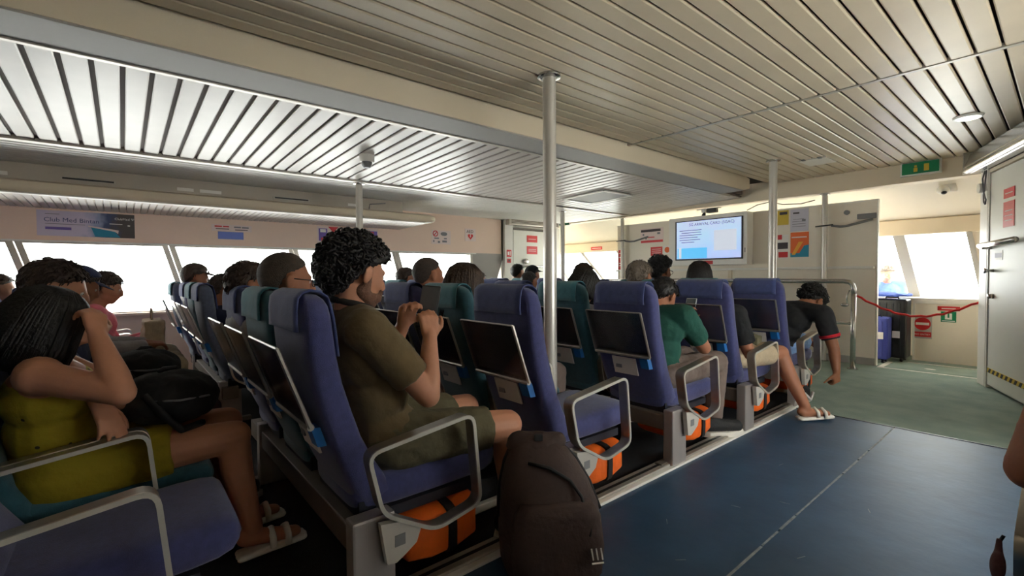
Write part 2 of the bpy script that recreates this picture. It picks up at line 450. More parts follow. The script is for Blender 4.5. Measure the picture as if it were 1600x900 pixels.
obj('corner_panel', mb, 'wall_paint', hw)
struct('wall_right', (-.42, 6.2, -.05), (-.34, 7.8, 2.25), 'wall_paint')
struct('wall_left', (-7.5, 6.28, -.05), (-7.4, 7.8, 2.25), 'wall_paint')
struct('wall_left', (-7.45, 6.26, -.05), (-6.2, 6.32, 2.25), 'wall_paint')

# ---- right-hand wall: angled door wall, then the side wall with windows behind the right seats
ANG = math.atan2(-.937, .348)
A0 = V((-.492, 6.094, 0))
dwall = sempty('wall_right', A0); dwall.rotation_euler = (0, 0, ANG)
boxo('wall_panel', (-.12, .03, -.05), (2.4, .1, 2.25), 'door_paint', dwall)
boxo('corner_post', (-.12, -.02, 0), (.06, .04, 2.0), 'white_paint', dwall, .006)
d1 = sempty('door_1', A0); d1.rotation_euler = (0, 0, ANG)
boxo('door_leaf', (.10, -.012, .03), (.95, .03, 1.93), 'door_paint', d1, .006)
boxo('door_frame', (.07, -.02, 0), (.092, .03, 1.96), 'white_paint', d1, .003)
boxo('door_frame', (.07, -.02, 1.94), (.99, .03, 1.97), 'beam_paint', d1, .003)
boxo('door_frame', (.96, -.02, 0), (.985, .03, 1.96), 'white_paint', d1, .003)
obj('push_bar', MB().tube([(.07, -.07, 1.285), (.8, -.07, 1.30)], .024, 10), 'steel', d1, True)
boxo('bar_bracket', (.10, -.08, 1.25), (.16, -.01, 1.31), 'steel', d1, .006)
obj('door_knob', MB().tube([(.2, -.01, 1.058), (.2, -.05, 1.058), (.2, -.075, 1.058)], [.014, .014, .026], 10), 'steel', d1, True)
obj('lock_cylinder', MB().tube([(.19, -.01, .832), (.19, -.045, .832)], [.024, .02], 10), 'steel', d1, True)
hz = boxo('hazard_strip', (.12, -.018, .145), (.94, -.010, .185), 'hazard_yellow', d1)
for i in range(9):
    x = .14+i*.088
    obj('stripe', MB().loft([[(x, -.0195, .146), (x+.04, -.0195, .146), (x+.04, -.017, .146), (x, -.017, .146)], [(x+.03, -.0195, .184), (x+.07, -.0195, .184), (x+.07, -.017, .184), (x+.03, -.017, .184)]]), 'ink_black', hz)
boxo('groove', (.10, -.014, .2), (.11, -.0121, .75), 'ink_grey', d1)
wr = struct('wall_right', (1.3, -5.2, -.05), (1.4, 4.0, .66), 'wall_paint')
boxo('upper_panel', (1.3, -5.2, 1.45), (1.4, 4.0, 2.25), 'wall_paint', wr)
boxo('cross_panel', (.30, 3.85, -.05), (1.4, 3.95, 2.25), 'wall_paint', wr)
yw = [1.4, 2.6, 3.85]
boxo('aft_panel', (1.3, -5.2, .66), (1.4, 1.4, 1.45), 'wall_paint', wr)
for i in range(2):
    w = sempty('window_%d' % (12+i), (1.35, (yw[i]+yw[i+1])/2, .66)); hh = (yw[i+1]-yw[i])/2
    boxo('pane', (-.003, -hh, 0), (.003, hh, .79), 'pane_glass', w)
    for s in (-1, 1): boxo('window_frame', (-.05, s*hh-.025, 0), (.03, s*hh+.025, .79), 'trim_alu', w)
struct('wall_back', (-7.6, -5.3, -.1), (1.6, -5.2, 2.25), 'wall_paint')

# ================================================================ FIXTURES
# ---- air duct along the left side
duct = thing('air_duct', 'long beige air duct box running above the left windows', 'air duct', (-5.5, -1, 1.74))
def ylo(prof, y0, y1): return MB().loft([[(x, y0, z) for x, z in prof], [(x, y1, z) for x, z in prof]])
obj('upper_face', ylo([(-.72, .1), (.06, .1), (.06, .245), (-.72, .245)], -4.2, 3.75), 'duct_paint', duct)
nose = [(-.3, .0), (.16, -.012), (.19, -.004), (.205, .012), (.21, .035), (.2, .08), (.18, .095), (.06, .105), (-.3, .105)]
mb = MB(); rings = [[(x, y, z) for x, z in nose] for y in (-4.2, 4.0)]
for t in (.3, .6, .85, 1.0):
    rings.append([(x*(1-.25*t*t) if x > 0 else x, 4.0+.16*math.sin(t*math.pi/2), .05+(z-.05)*(1-.5*t*t)) for x, z in nose])
mb.loft(rings); obj('nose_panel', mb, 'beam_paint', duct, 35)
boxo('lip', (.13, -4.2, -.018), (.2, 4.0, -.008), 'white_paint', duct, .003)
for y0, y1 in ((.62, .98), (2.25, 2.62)):
    v = boxo('vent_slot', (.058, y0, .14), (.068, y1, .165), 'trim_alu', duct, .003)
    boxo('slot_opening', (.064, y0+.015, .145), (.07, y1-.015, .16), 'ink_black', v)
for y0, y1 in ((.02, .1), (.18, .32), (1.42, 1.55), (1.6, 1.78), (3.05, 3.18)):
    boxo('sticker', (.06, y0, .135), (.0615, y1, .165), 'sign_white', duct)
obj('cable_bracket', MB().tube([(.08, 3.3, .12), (.1, 3.3, .17), (.1, 3.5, .2)], .006, 6), 'ink_grey', duct, True)

# ---- poles
def pole(x, y, z, r, label, flange=True, z0=0.0):
    p = thing('support_pole', label, 'pole', (x, y, 0), 0, 'steel support poles')
    n = 20
    obj('shaft', MB().tube([(0, 0, z0), (0, 0, z)], r, n), 'pole_paint', p, 40)
    if flange:
        obj('ceiling_flange', MB().tube([(0, 0, z-.018), (0, 0, z-.012), (0, 0, z)], [r*1.25, r*1.75, r*1.75], n), 'steel', p, 40)
        obj('floor_flange', MB().tube([(0, 0, z0), (0, 0, z0+.01)], [r*1.7, r*1.7], n), 'steel', p, 40)
    return p
pole(-1.914, 1.885, HC, .038, 'thick pale steel pole rising among the nearest seats to the beam')
pole(-1.925, 5.03, HC, .038, 'pale steel pole just right of the video screen')
pole(-4.628, 1.86, 1.99, .034, 'pale steel pole behind the curly-haired man by the left windows')
pole(-4.87, 5.06, 2.0, .034, 'pale steel pole near the closed left door, beside the front-left window')
pole(-4.80, 6.42, 1.985, .03, 'slim pole at the left end of the front partition')
pole(-1.88, 6.42, 1.985, .03, 'slim pole at the right end of the front partition behind the handrail')

# ---- handrail in front of the partition
hr = thing('handrail', 'grey tubular handrail standing before the front partition', 'handrail', (-1.5, 6.07, 0))
obj('top_rail', MB().tube([(0, 0, .80), (0, 0, .88), (-.012, 0, .92), (-.04, 0, .948), (-.09, 0, .957), (-3.35, 0, .957), (-3.42, 0, .94), (-3.44, 0, .88), (-3.44, 0, .8)], .026, 12), 'steel', hr, True)
for xx in (0, -1.7, -3.44):
    p = obj('post', MB().tube([(xx, 0, 0), (xx, 0, .957 if xx == -1.7 else .82)], .026, 12), 'steel', hr, True)
    obj('foot_flange', MB().tube([(xx, 0, 0), (xx, 0, .012)], .05, 14), 'steel', p, 40)
obj('mid_rail', MB().tube([(0, 0, .5), (-3.44, 0, .5)], .02, 10), 'steel', hr, True)
lk = obj('padlock_clip', MB().tube([(-.03, -.02, .86), (-.05, -.04, .8), (-.05, -.04, .72)], .008, 8), 'steel', hr, True)
obj('clip_body', MB().ell((-.07, -.04, .70), (.04, .02, .022)), 'steel', lk, True)
# ---- red barrier rope across the doorway
pts = []
for i in range(25):
    t = i/24; x = -1.47+t*.95; pts.append((x, 6.07+.15*t, .80-.02*t-.185*math.sin(math.pi*t)+.006*math.sin(i*2.1)))
rp = tag(obj('barrier_rope', MB().tube(pts, .011, 8), 'rope_red', None, True), 'red twisted rope strung across the front-right doorway', 'rope')

# ---- video screen
tv = thing('video_screen', 'cream boxed video screen glowing blue on the front partition', 'screen', (-3.3, 6.44, 1.17))
mb = MB().loft([[(-.57, .05, 0), (.575, .05, 0), (.575, .05, .70), (-.57, .05, .70)], [(-.57, -.13, 0), (.575, -.13, 0), (.575, -.13, .70), (-.57, -.13, .70)]])
obj('cabinet', mb, 'white_paint', tv, bevel=.012)
boxo('bezel', (-.46, -.140, .075), (.52, -.125, .645), 'black_plastic', tv, .004)
def screen_mat():
    m = bpy.data.materials.new('screen_image'); m.use_nodes = True; nt = m.node_tree; b = nt.nodes['Principled BSDF']
    tc = nt.nodes.new('ShaderNodeTexCoord'); sp = nt.nodes.new('ShaderNodeSeparateXYZ'); nt.links.new(tc.outputs['Object'], sp.inputs[0])
    mr = nt.nodes.new('ShaderNodeMapRange'); mr.inputs[1].default_value = .08; mr.inputs[2].default_value = .64; nt.links.new(sp.outputs['Z'], mr.inputs[0])
    r = nt.nodes.new('ShaderNodeValToRGB'); e = r.color_ramp.elements
    e[0].color = lin((104, 190, 250)); e[1].color = lin((176, 214, 232)); x = e.new(.45); x.color = lin((150, 208, 238))
    n = nt.nodes.new('ShaderNodeTexNoise'); n.inputs['Scale'].default_value = 3.0; nt.links.new(tc.outputs['Object'], n.inputs['Vector'])
    mx = nt.nodes.new('ShaderNodeMix'); mx.data_type = 'RGBA'; mx.inputs[7].default_value = lin((196, 190, 236))
    nt.links.new(mr.outputs[0], r.inputs[0]); nt.links.new(n.outputs[0], mx.inputs[0]); nt.links.new(r.outputs[0], mx.inputs[6])
    nt.links.new(mx.outputs[2], b.inputs['Base Color']); nt.links.new(mx.outputs[2], b.inputs['Emission Color']); b.inputs['Emission Strength'].default_value = .5
    b.inputs['Roughness'].default_value = .3; MATS['screen_image'] = m
screen_mat()
mat('screen_panel', (216, 224, 240), .4, emit=.35); mat('screen_blue', (90, 196, 255), .4, emit=.4); mat('screen_ink', (60, 74, 110), .5)
sc = boxo('screen', (-.435, -.142, .095), (.5, -.139, .632), 'screen_image', tv)
FR = lambda x, z, y=-.1425: wallm((1, 0, 0), (0, 0, 1), (x, y, z))
lettering('SG ARRIVAL CARD (SGAC)', .055, 'screen_ink', sc, FR(-.24, .565))
for i, (w, x) in enumerate(((.34, -.39), (.3, -.36), (.34, -.39), (.28, -.39), (.32, -.39), (.2, -.36))):
    boxo('text_line', (x, -.1428, .50-i*.034), (x+w, -.142, .508-i*.034), 'screen_ink', sc)
boxo('text_box', (-.42, -.1426, .10), (.03, -.142, .25), 'screen_blue', sc)
boxo('text_box', (-.40, -.1429, .105), (-.36, -.1421, .26), 'screen_panel', sc)
boxo('blank_panel', (.13, -.1428, .2), (.44, -.142, .48), 'screen_panel', sc)
boxo('keyhole', (.54, -.134, .16), (.55, -.128, .22), 'ink_grey', tv)
boxo('red_sticker', (-.05, -.136, .012), (.11, -.129, .06), 'sign_red', tv)
cm = thing('ceiling_camera', 'small white and black camera hung above the video screen', 'camera', (-3.35, 6.36, 1.87))
boxo('mount', (-.03, -.02, .04), (.03, .02, .10), 'white_paint', cm, .006)
boxo('camera_body', (.06, -.06, .03), (.2, .02, .09), 'black_plastic', cm, .012)
obj('lens', MB().tube([(.02, -.02, .03), (.02, -.05, .0)], [.02, .026], 10), 'black_plastic', cm, True)
boxo('mount_plate', (-.1, -.02, .085), (.24, .02, .1), 'white_paint', cm, .003)
# cable looped from the screen to the next pole
tag(obj('loose_cable', MB().tube([(-2.74, 6.33, 1.88), (-2.6, 6.3, 1.93), (-2.45, 6.3, 1.95), (-2.3, 6.3, 1.90), (-2.1, 6.31, 1.885), (-1.95, 6.31, 1.91)], .006, 6), 'black_plastic', None, True), 'thin black cable looping from the video screen under the header', 'cable')

# ---- posters and notices on the front partition
def sheet(name, label, cat, x0, x1, z0, z1, m, y=6.5, group=None, depth=.003):
    t = thing(name, label, cat, ((x0+x1)/2, y, z0), 0, group)
    w = (x1-x0)/2; boxo('sheet', (-w, -depth, 0), (w, 0, z1-z0), m, t)
    return t, w, z1-z0
mat('paper_yellow', (206, 178, 62), .6); mat('paper_lilac', (196, 192, 204), .6); mat('paper_orange', (232, 108, 48), .6); mat('print_teal', (40, 140, 170), .6); mat('print_yellow', (236, 170, 60), .6); mat('print_dark', (64, 56, 60), .6); mat('print_navy', (66, 74, 120), .6); mat('print_violet', (112, 92, 170), .6); mat('print_blue', (110, 128, 205), .6); mat('paper_pink', (228, 208, 202), .6)
def dec(t, m, a, b, name='print'): return boxo(name, (a[0], -.0045, a[1]), (b[0], -.003, b[1]), m, t)
t, w, h = sheet('notice', 'yellow paper notice on the partition left of the lilac one', 'notice', -2.43, -2.30, 1.665, 1.85, 'paper_yellow')
dec(t, 'print_dark', (-.04, .13), (.05, .165))
t, w, h = sheet('notice', 'lilac printed notice above the orange beach poster', 'notice', -2.28, -2.075, 1.57, 1.85, 'paper_lilac')
for z in (.06, .09, .12): dec(t, 'ink_grey', (-.08, z), (.07, z+.006))
dec(t, 'ink_grey', (-.07, .15), (.05, .156)); dec(t, 'ink_grey', (.03, .12), (.07, .15)); dec(t, 'print_dark', (-.07, .22), (.0, .24))
t, w, h = sheet('poster', 'orange and teal travel poster on the partition below the lilac notice', 'poster', -2.275, -2.07, 1.25, 1.56, 'paper_orange')
dec(t, 'paper_pink', (-.09, .24), (.08, .255)); dec(t, 'print_teal', (-.1025, 0), (.1025, .05)); 
obj('print', MB().loft([[(.0, -.0048, .05), (.1025, -.0048, .05), (.1025, -.0048, .15), (.05, -.0048, .14)], [(.0, -.003, .05), (.1025, -.003, .05), (.1025, -.003, .15), (.05, -.003, .14)]]), 'print_teal', t)
obj('print', MB().loft([[(-.09, -.0048, .03), (-.05, -.0048, .03), (.04, -.0048, .19), (-.01, -.0048, .19)], [(-.09, -.003, .03), (-.05, -.003, .03), (.04, -.003, .19), (-.01, -.003, .19)]]), 'print_yellow', t)
t, w, h = sheet('notice', 'white sheet with red and dark pictures left of the orange poster', 'notice', -2.43, -2.30, 1.24, 1.54, 'sign_white')
dec(t, 'sign_red', (-.06, .24), (-.01, .3)); dec(t, 'print_dark', (-.06, .12), (.06, .2)); dec(t, 'sign_red', (-.05, .01), (.06, .08))
t, w, h = sheet('notice', 'large white notice with a dark title bar and a red band', 'notice', -4.5, -4.08, 1.55, 1.78, 'paper_pink')
dec(t, 'print_dark', (-.2, .175), (.16, .215)); dec(t, 'sign_red', (-.2, .005), (.2, .04)); dec(t, 'ink_grey', (-.17, .12), (-.14, .15)); dec(t, 'ink_grey', (.1, .13), (.15, .16)); dec(t, 'sign_red', (-.12, .08), (.05, .095)); dec(t, 'ink_grey', (-.12, .06), (-.09, .1))
t, w, h = sheet('notice', 'red square notice below the red-banded white one', 'notice', -4.31, -4.1, 1.34, 1.48, 'sign_red')
for z in (.04, .07, .1): dec(t, 'paper_pink', (-.08, z), (.08, z+.008))
t, w, h = sheet('notice', 'small white card with an orange disc beside the video screen', 'notice', -4.09, -3.9, 1.36, 1.49, 'sign_white')
obj('print', MB().tube([(-.02, -.005, .065), (-.02, -.003, .065)], .045, 16), 'paper_orange', t)
t, w, h = sheet('notice', 'tall red and white notice at the left edge of the partition', 'notice', -4.94, -4.84, 1.13, 1.46, 'sign_red')
for z in (.06, .1, .2, .27): dec(t, 'paper_pink', (-.04, z), (.04, z+.012))
for x, lab in ((-4.8, 'grey door holder arm clipped to the left partition pole'), (-1.88, 'grey door holder arm clipped to the right partition pole')):
    t = thing('door_holder', lab, 'bracket', (x, 6.40, 1.60))
    obj('clamp', MB().tube([(-.08, -.035, .0), (.1, -.035, .01)], .008, 8), 'black_plastic', t, True)
    obj('arm', MB().tube([(.08, -.03, .0), (.16, 0, -.015), (.2, .06, -.01), (.45, .085, .05)], .014, 8), 'grey_plastic', t, True)
    if x > -3:
        boxo('closer_body', (.3, .08, .06), (.48, .1, .12), 'grey_plastic', t, .008)
        obj('pivot', MB().tube([(.2, .1, .15), (.2, .08, .15)], .028, 14), 'grey_plastic', t, 40)

# ---- left wall: advertisement panel and stickers (print reads forward along +Y)
LW = lambda y, z, x=.004: wallm((0, 1, 0), (0, 0, 1), (x, y, z))
def lsheet(name, label, cat, y0, y1, z0, z1, m, grp=None):
    t = thing(name, label, cat, (WX, (y0+y1)/2, z0), 0, grp); w = (y1-y0)/2
    boxo('sheet', (0, -w, 0), (.003, w, z1-z0), m, t); return t
def ldec(t, m, a, b, x=.0045, name='print'): return boxo(name, (.003, a[0], a[1]), (x, b[0], b[1]), m, t)
def ad_mat():
    m = bpy.data.materials.new('advert_print'); m.use_nodes = True; nt = m.node_tree; b = nt.nodes['Principled BSDF']; b.inputs['Roughness'].default_value = .4
    tc = nt.nodes.new('ShaderNodeTexCoord'); sp = nt.nodes.new('ShaderNodeSeparateXYZ'); nt.links.new(tc.outputs['Object'], sp.inputs[0])
    n = nt.nodes.new('ShaderNodeTexNoise'); n.inputs['Scale'].default_value = 9; nt.links.new(tc.outputs['Object'], n.inputs['Vector'])
    ma = nt.nodes.new('ShaderNodeMath'); ma.operation = 'MULTIPLY_ADD'; ma.inputs[1].default_value = .22; nt.links.new(n.outputs[0], ma.inputs[0]); nt.links.new(sp.outputs['Y'], ma.inputs[2])
    r = nt.nodes.new('ShaderNodeValToRGB'); r.color_ramp.interpolation = 'EASE'; e = r.color_ramp.elements
    mr = nt.nodes.new('ShaderNodeMapRange'); mr.inputs[1].default_value = -.25; mr.inputs[2].default_value = .47; nt.links.new(ma.outputs[0], mr.inputs[0]); nt.links.new(mr.outputs[0], r.inputs[0])
    e[0].color = lin((206, 194, 214)); e[1].color = lin((70, 62, 60)); e[0].position = .45; e[1].position = .85
    x = e.new(.58); x.color = lin((150, 160, 190)); x = e.new(.7); x.color = lin((56, 72, 110)); nt.links.new(r.outputs[0], b.inputs['Base Color']); MATS['advert_print'] = m
ad_mat()
t = lsheet('advert_panel', 'long lilac travel advertisement with a dark coast photo above the window', 'advertisement', -.60, .112, 1.455, 1.695, 'advert_print')
lettering('Club Med Bintan', .058, 'print_navy', t, LW(-.31, .135))
lettering('ClubMed \u03a8', .032, 'sign_white', t, LW(.2, .18))
ldec(t, 'print_violet', (-.30, .06), (-.12, .085)); ldec(t, 'ink_grey', (-.3, .112), (-.02, .117)); ldec(t, 'ink_grey', (-.3, .205), (-.2, .21))
ldec(t, 'sign_white', (.16, .135), (.26, .141)); ldec(t, 'sign_white', (.3, .12), (.32, .132))
obj('beach', MB().loft([[(.0046, .05, .005), (.0046, .24, .005), (.0046, .2, .06), (.0046, .02, .1)], [(.003, .05, .005), (.003, .24, .005), (.003, .2, .06), (.003, .02, .1)]]), 'print_teal', t)
obj('beach', MB().loft([[(.0048, .0, .1), (.0048, .2, .06), (.0048, .225, .04), (.0048, .23, .075), (.0048, .0, .112)], [(.003, .0, .1), (.003, .2, .06), (.003, .225, .04), (.003, .23, .075), (.003, .0, .112)]]), 'paper_pink', t)
t = lsheet('sign', 'pale notice with red and grey printed lines above the blue sticker', 'sign', .785, 1.185, 1.575, 1.65, 'paper_pink')
for a, b, m in (((-.17, .045), (-.1, .06), 'sign_red'), ((-.09, .045), (-.03, .06), 'sign_red'), ((-.16, .02), (-.03, .03), 'print_dark'), ((.02, .042), (.09, .058), 'ink_grey'), ((.1, .04), (.17, .056), 'ink_grey'), ((.03, .015), (.16, .025), 'print_dark')): ldec(t, m, a, b)
t = lsheet('sign', 'blue rectangular sticker above the second window', 'sign', .845, 1.10, 1.485, 1.57, 'print_blue')
t = lsheet('sign', 'collage of small red, blue and white notices behind the curly hair', 'sign', 1.93, 2.75, 1.46, 1.70, 'paper_pink')
ldec(t, 'print_violet', (-.39, .05), (-.28, .21)); ldec(t, 'sign_red', (-.36, .02), (-.25, .09), .005); ldec(t, 'sign_white', (-.37, .16), (-.3, .2), .005)
obj('print', MB().loft([[(.0048, -.27, .235), (.0048, -.14, .235), (.0048, -.2, .16)], [(.003, -.27, .235), (.003, -.14, .235), (.003, -.2, .16)]]), 'sign_red', t)
ldec(t, 'print_yellow', (.0, .16), (.12, .2)); ldec(t, 'print_violet', (.22, .1), (.4, .21)); ldec(t, 'sign_red', (.28, .11), (.35, .2), .005); ldec(t, 'sign_white', (.23, .12), (.26, .18), .005); ldec(t, 'sign_red', (.3, .02), (.39, .06))
t = lsheet('sign', 'white notice with a no-smoking circle and grey icons near the last window', 'sign', 3.60, 3.94, 1.53, 1.74, 'paper_pink')
mb = MB().tube([(.005, -.1+.04*math.cos(a), .16+.04*math.sin(a)) for a in [i*math.pi/8 for i in range(16)]], .007, 6, True)
mb.box((-.002, -.04, -.006), (.002, .04, .006), Matrix.Translation((.005, -.1, .16)) @ Matrix.Rotation(.8, 4, 'X'))
obj('prohibition_mark', mb, 'sign_red', t)
obj('print', MB().ell((.004, .05, .16), (.002, .06, .03)), 'ink_grey', t)
for a, b in (((-.12, .08), (-.04, .1)), ((.05, .08), (.1, .1)), ((-.14, .03), (-.12, .06)), ((-.06, .02), (-.02, .05)), ((.02, .03), (.1, .06))): ldec(t, 'ink_grey', a, b)
t = lsheet('aed_sign', 'white AED sign with a red heart at the end of the left wall', 'sign', 4.21, 4.42, 1.60, 1.80, 'paper_pink')
lettering('AED', .07, 'ink_black', t, LW(-.075, .13))
hp = []
for i in range(24):
    a = 2*math.pi*i/24; hp.append((16*math.sin(a)**3/16*.05, (13*math.cos(a)-5*math.cos(2*a)-2*math.cos(3*a)-math.cos(4*a))/16*.05+.075))
obj('heart', MB().loft([[(.005, a, b) for a, b in hp], [(.003, a, b) for a, b in hp]]), 'sign_red', t)
obj('bolt', MB().loft([[(.0056, a, b) for a, b in ((-.005, .1), (.012, .1), (.002, .08), (.014, .08), (-.012, .045), (-.002, .07), (-.014, .07))], [(.004, a, b) for a, b in ((-.005, .1), (.012, .1), (.002, .08), (.014, .08), (-.012, .045), (-.002, .07), (-.014, .07))]]), 'sign_white', t)
# door post and door signs, left
def plate(name, label, m, x, y0, y1, z0, z1):
    t = thing(name, label, 'sign', (x, (y0+y1)/2, z0)); w = (y1-y0)/2; boxo('plate', (0, -w, 0), (.004, w, z1-z0), m, t); return t
t = plate('fire_sign', 'red fire extinguisher sign on the white post by the left door', 'sign_red', -6.14, 5.02, 5.12, 1.36, 1.48)
ldec(t, 'sign_white', (-.035, .03), (.0, .09), .006); ldec(t, 'sign_white', (.015, .02), (.03, .1), .006)
t = plate('fire_sign', 'small dull red plate under the fire sign on the left post', 'print_violet', -6.14, 5.03, 5.11, 1.26, 1.33); t.children[0].data.materials[0] = MATS['sign_red']
ldec(t, 'print_dark', (-.02, .02), (.02, .05), .006)
t = plate('door_sign', 'upper red sign on the closed left door', 'sign_red', -6.165, 5.50, 5.75, 1.63, 1.75); ldec(t, 'paper_pink', (-.09, .05), (.09, .06), .006)
t = plate('door_sign', 'lower red sign on the closed left door', 'sign_red', -6.165, 5.50, 5.75, 1.42, 1.56); ldec(t, 'paper_pink', (-.09, .08), (.09, .09), .006); ldec(t, 'paper_pink', (-.09, .05), (.09, .06), .006)
t = thing('air_curtain', 'grey grilled air curtain above the closed left door', 'air curtain', (-6.2, 5.6, 1.9))
boxo('housing', (.0, -.6, .0), (.16, .6, .19), 'trim_alu', t, .012)
for i in range(6): boxo('grille_bar', (.158, -.55, .03+i*.022), (.166, .55, .04+i*.022), 'frame_steel', t)
t = thing('exit_sign', 'small green exit sign by the left door behind the thick pole', 'exit sign', (-6.0, 6.24, 1.96)); boxo('panel', (-.15, 0, 0), (.15, .03, .12), 'sign_green', t, .004); boxo('frame', (-.16, .01, -.012), (.16, .035, .132), 'white_paint', t, .003)
t = thing('wall_sign', 'small red strip sign above the front-left window', 'sign', (-6.05, 7.255, 1.54)); boxo('plate', (-.14, -.004, 0), (.14, 0, .06), 'sign_red', t); boxo('print', (-.11, -.0055, .025), (.11, -.004, .035), 'paper_pink', t)
t = thing('dome_camera', 'small white security camera in the front-left doorway', 'camera', (-6.6, 6.7, 1.85)); obj('dome', MB().ell((0, 0, 0), (.05, .05, .04)), 'white_paint', t, True); obj('lens', MB().ell((.02, -.04, -.02), (.02, .02, .02)), 'black_plastic', t, True)

# ---- right door signs (local frame of the door)
def dplate(label, x0, x1, z0, z1, lines):
    t = thing('door_sign', label, 'sign', A0 + Matrix.Rotation(ANG, 3, 'Z') @ V(((x0+x1)/2, -.012, z0)), ANG); w = (x1-x0)/2
    boxo('plate', (-w, -.004, 0), (w, 0, z1-z0), 'sign_red', t)
    for z in lines: boxo('print', (-w*.7, -.0052, z), (w*.7, -.004, z+.008), 'paper_pink', t)
dplate('upper small red sign on the white door at right', .39, .60, 1.66, 1.74, (.035,))
dplate('lower larger red sign on the white door at right', .39, .60, 1.42, 1.63, (.05, .09, .13))
t = thing('door_sign', 'white letter sticker below the push bar of the right door', 'sign', A0 + Matrix.Rotation(ANG, 3, 'Z') @ V((.3, -.0125, 1.15)), ANG)
boxo('plate', (-.09, -.002, 0), (.09, 0, .08), 'sign_white', t); boxo('print', (-.07, -.003, .02), (.07, -.002, .06), 'paper_lilac', t)
t = thing('air_curtain', 'silver air curtain mounted above the right door', 'air curtain', A0 + Matrix.Rotation(ANG, 3, 'Z') @ V((.55, .03, 1.98)), ANG)
pr = [(0, 0), (-.13, -.01), (-.17, .01), (-.185, .05), (-.14, .17), (-.1, .185), (0, .185)]
obj('housing', MB().loft([[(x, a, b) for a, b in pr] for x in (-.62, .75)]), 'steel', t, bevel=.004)
obj('outlet_roll', MB().tube([(-.62, -.16, .02), (.75, -.16, .02)], .03, 12), 'steel', t, 40)
boxo('end_plate', (-.64, -.185, -.01), (-.62, 0, .19), 'trim_alu', t, .003)
for i in range(3): boxo('grille_bar', (-.58, -.172+.01*i, .06+.03*i), (.7, -.165+.01*i, .066+.03*i), 'grey_plastic', t)
t = thing('wall_cable', 'loop of dark cable hanging beside the right door', 'cable', A0 + Matrix.Rotation(ANG, 3, 'Z') @ V((.0, -.03, 1.7)), ANG)
obj('loop', MB().tube([(.02, 0, .27), (.0, -.01, .2), (.03, -.01, .08), (.06, -.01, .03), (.09, -.01, .0), (.07, -.01, -.04), (.04, -.01, -.02), (.03, -.01, .05), (.06, -.01, .16), (.05, 0, .27)], .006, 6), 'ink_grey', t, True)
obj('junction_box', MB().tube([(-.03, .01, .12), (-.03, -.03, .12)], .045, 14), 'white_paint', t, 40)
t = thing('dome_camera', 'white security camera in the front-right doorway ceiling', 'camera', (-.86, 6.75, 1.90))
obj('base', MB().tube([(.08, 0, .05), (-.02, 0, .04)], [.05, .045], 12), 'white_paint', t, True); obj('dome', MB().ell((-.02, -.03, .02), (.055, .055, .045)), 'white_paint', t, True); obj('lens', MB().ell((-.01, -.06, -.01), (.025, .025, .02)), 'black_plastic', t, True)
t = thing('exit_sign', 'green exit sign fixed under the ceiling above the right doorway', 'exit sign', (-1.0, 6.30, 2.05))
boxo('panel', (-.145, -.03, .01), (.145, .0, .125), 'sign_green', t, .003); boxo('frame', (-.16, -.02, -.005), (.16, .02, .14), 'white_paint', t, .003)
obj('running_figure', MB().box((-.05, -.0315, .03), (-.02, -.03, .07)).box((-.045, -.0315, .075), (-.025, -.03, .095)).box((.03, -.0315, .03), (.07, -.03, .1)), 'hazard_yellow', t)
# ---- ceiling fittings
t = thing('ceiling_light', 'round frosted ceiling light near the right door', 'ceiling light', (-.494, 4.75, 2.18))
obj('rim', MB().tube([(0, 0, 0), (0, 0, -.014)], [.085, .08], 24), 'white_paint', t, 40); obj('diffuser', MB().ell((0, 0, -.013), (.07, .07, .012)), 'lamp_lens', t, True)
t = thing('ceiling_hatch', 'small square ceiling hatch before the right doorway', 'hatch', (-1.66, 5.43, 2.18))
boxo('cover', (-.12, -.16, -.008), (.12, .16, .01), 'white_paint', t, .003)
for s in (-1, 1): boxo('hinge', (s*.07-.015, -.2, -.01), (s*.07+.015, -.15, -.002), 'grey_plastic', t)
t = thing('smoke_detector', 'round white smoke detector under the slatted lower ceiling', 'smoke detector', (-3.66, 1.54, 2.02))
obj('base', MB().tube([(0, 0, .01), (0, 0, -.04), (0, 0, -.05)], [.06, .06, .052], 20), 'white_paint', t, 40); obj('sensor', MB().tube([(0, 0, -.05), (0, 0, -.08), (0, 0, -.095)], [.042, .038, .025], 16), 'grey_plastic', t, 40)
t = thing('ceiling_panel_frame', 'square framed access panel in the lower ceiling ahead', 'ceiling panel', (-3.78, 4.55, 2.012)); t.rotation_euler = (0, tilt, 0)
boxo('panel', (-.31, -.26, -.004), (.31, .26, .012), 'beam_grey', t)
for a, b in (((-.33, -.28), (.33, -.255)), ((-.33, .255), (.33, .28)), ((-.33, -.28), (-.305, .28)), ((.305, -.28), (.33, .28))): boxo('frame', (a[0], a[1], -.014), (b[0], b[1], .0), 'white_paint', t, .003)
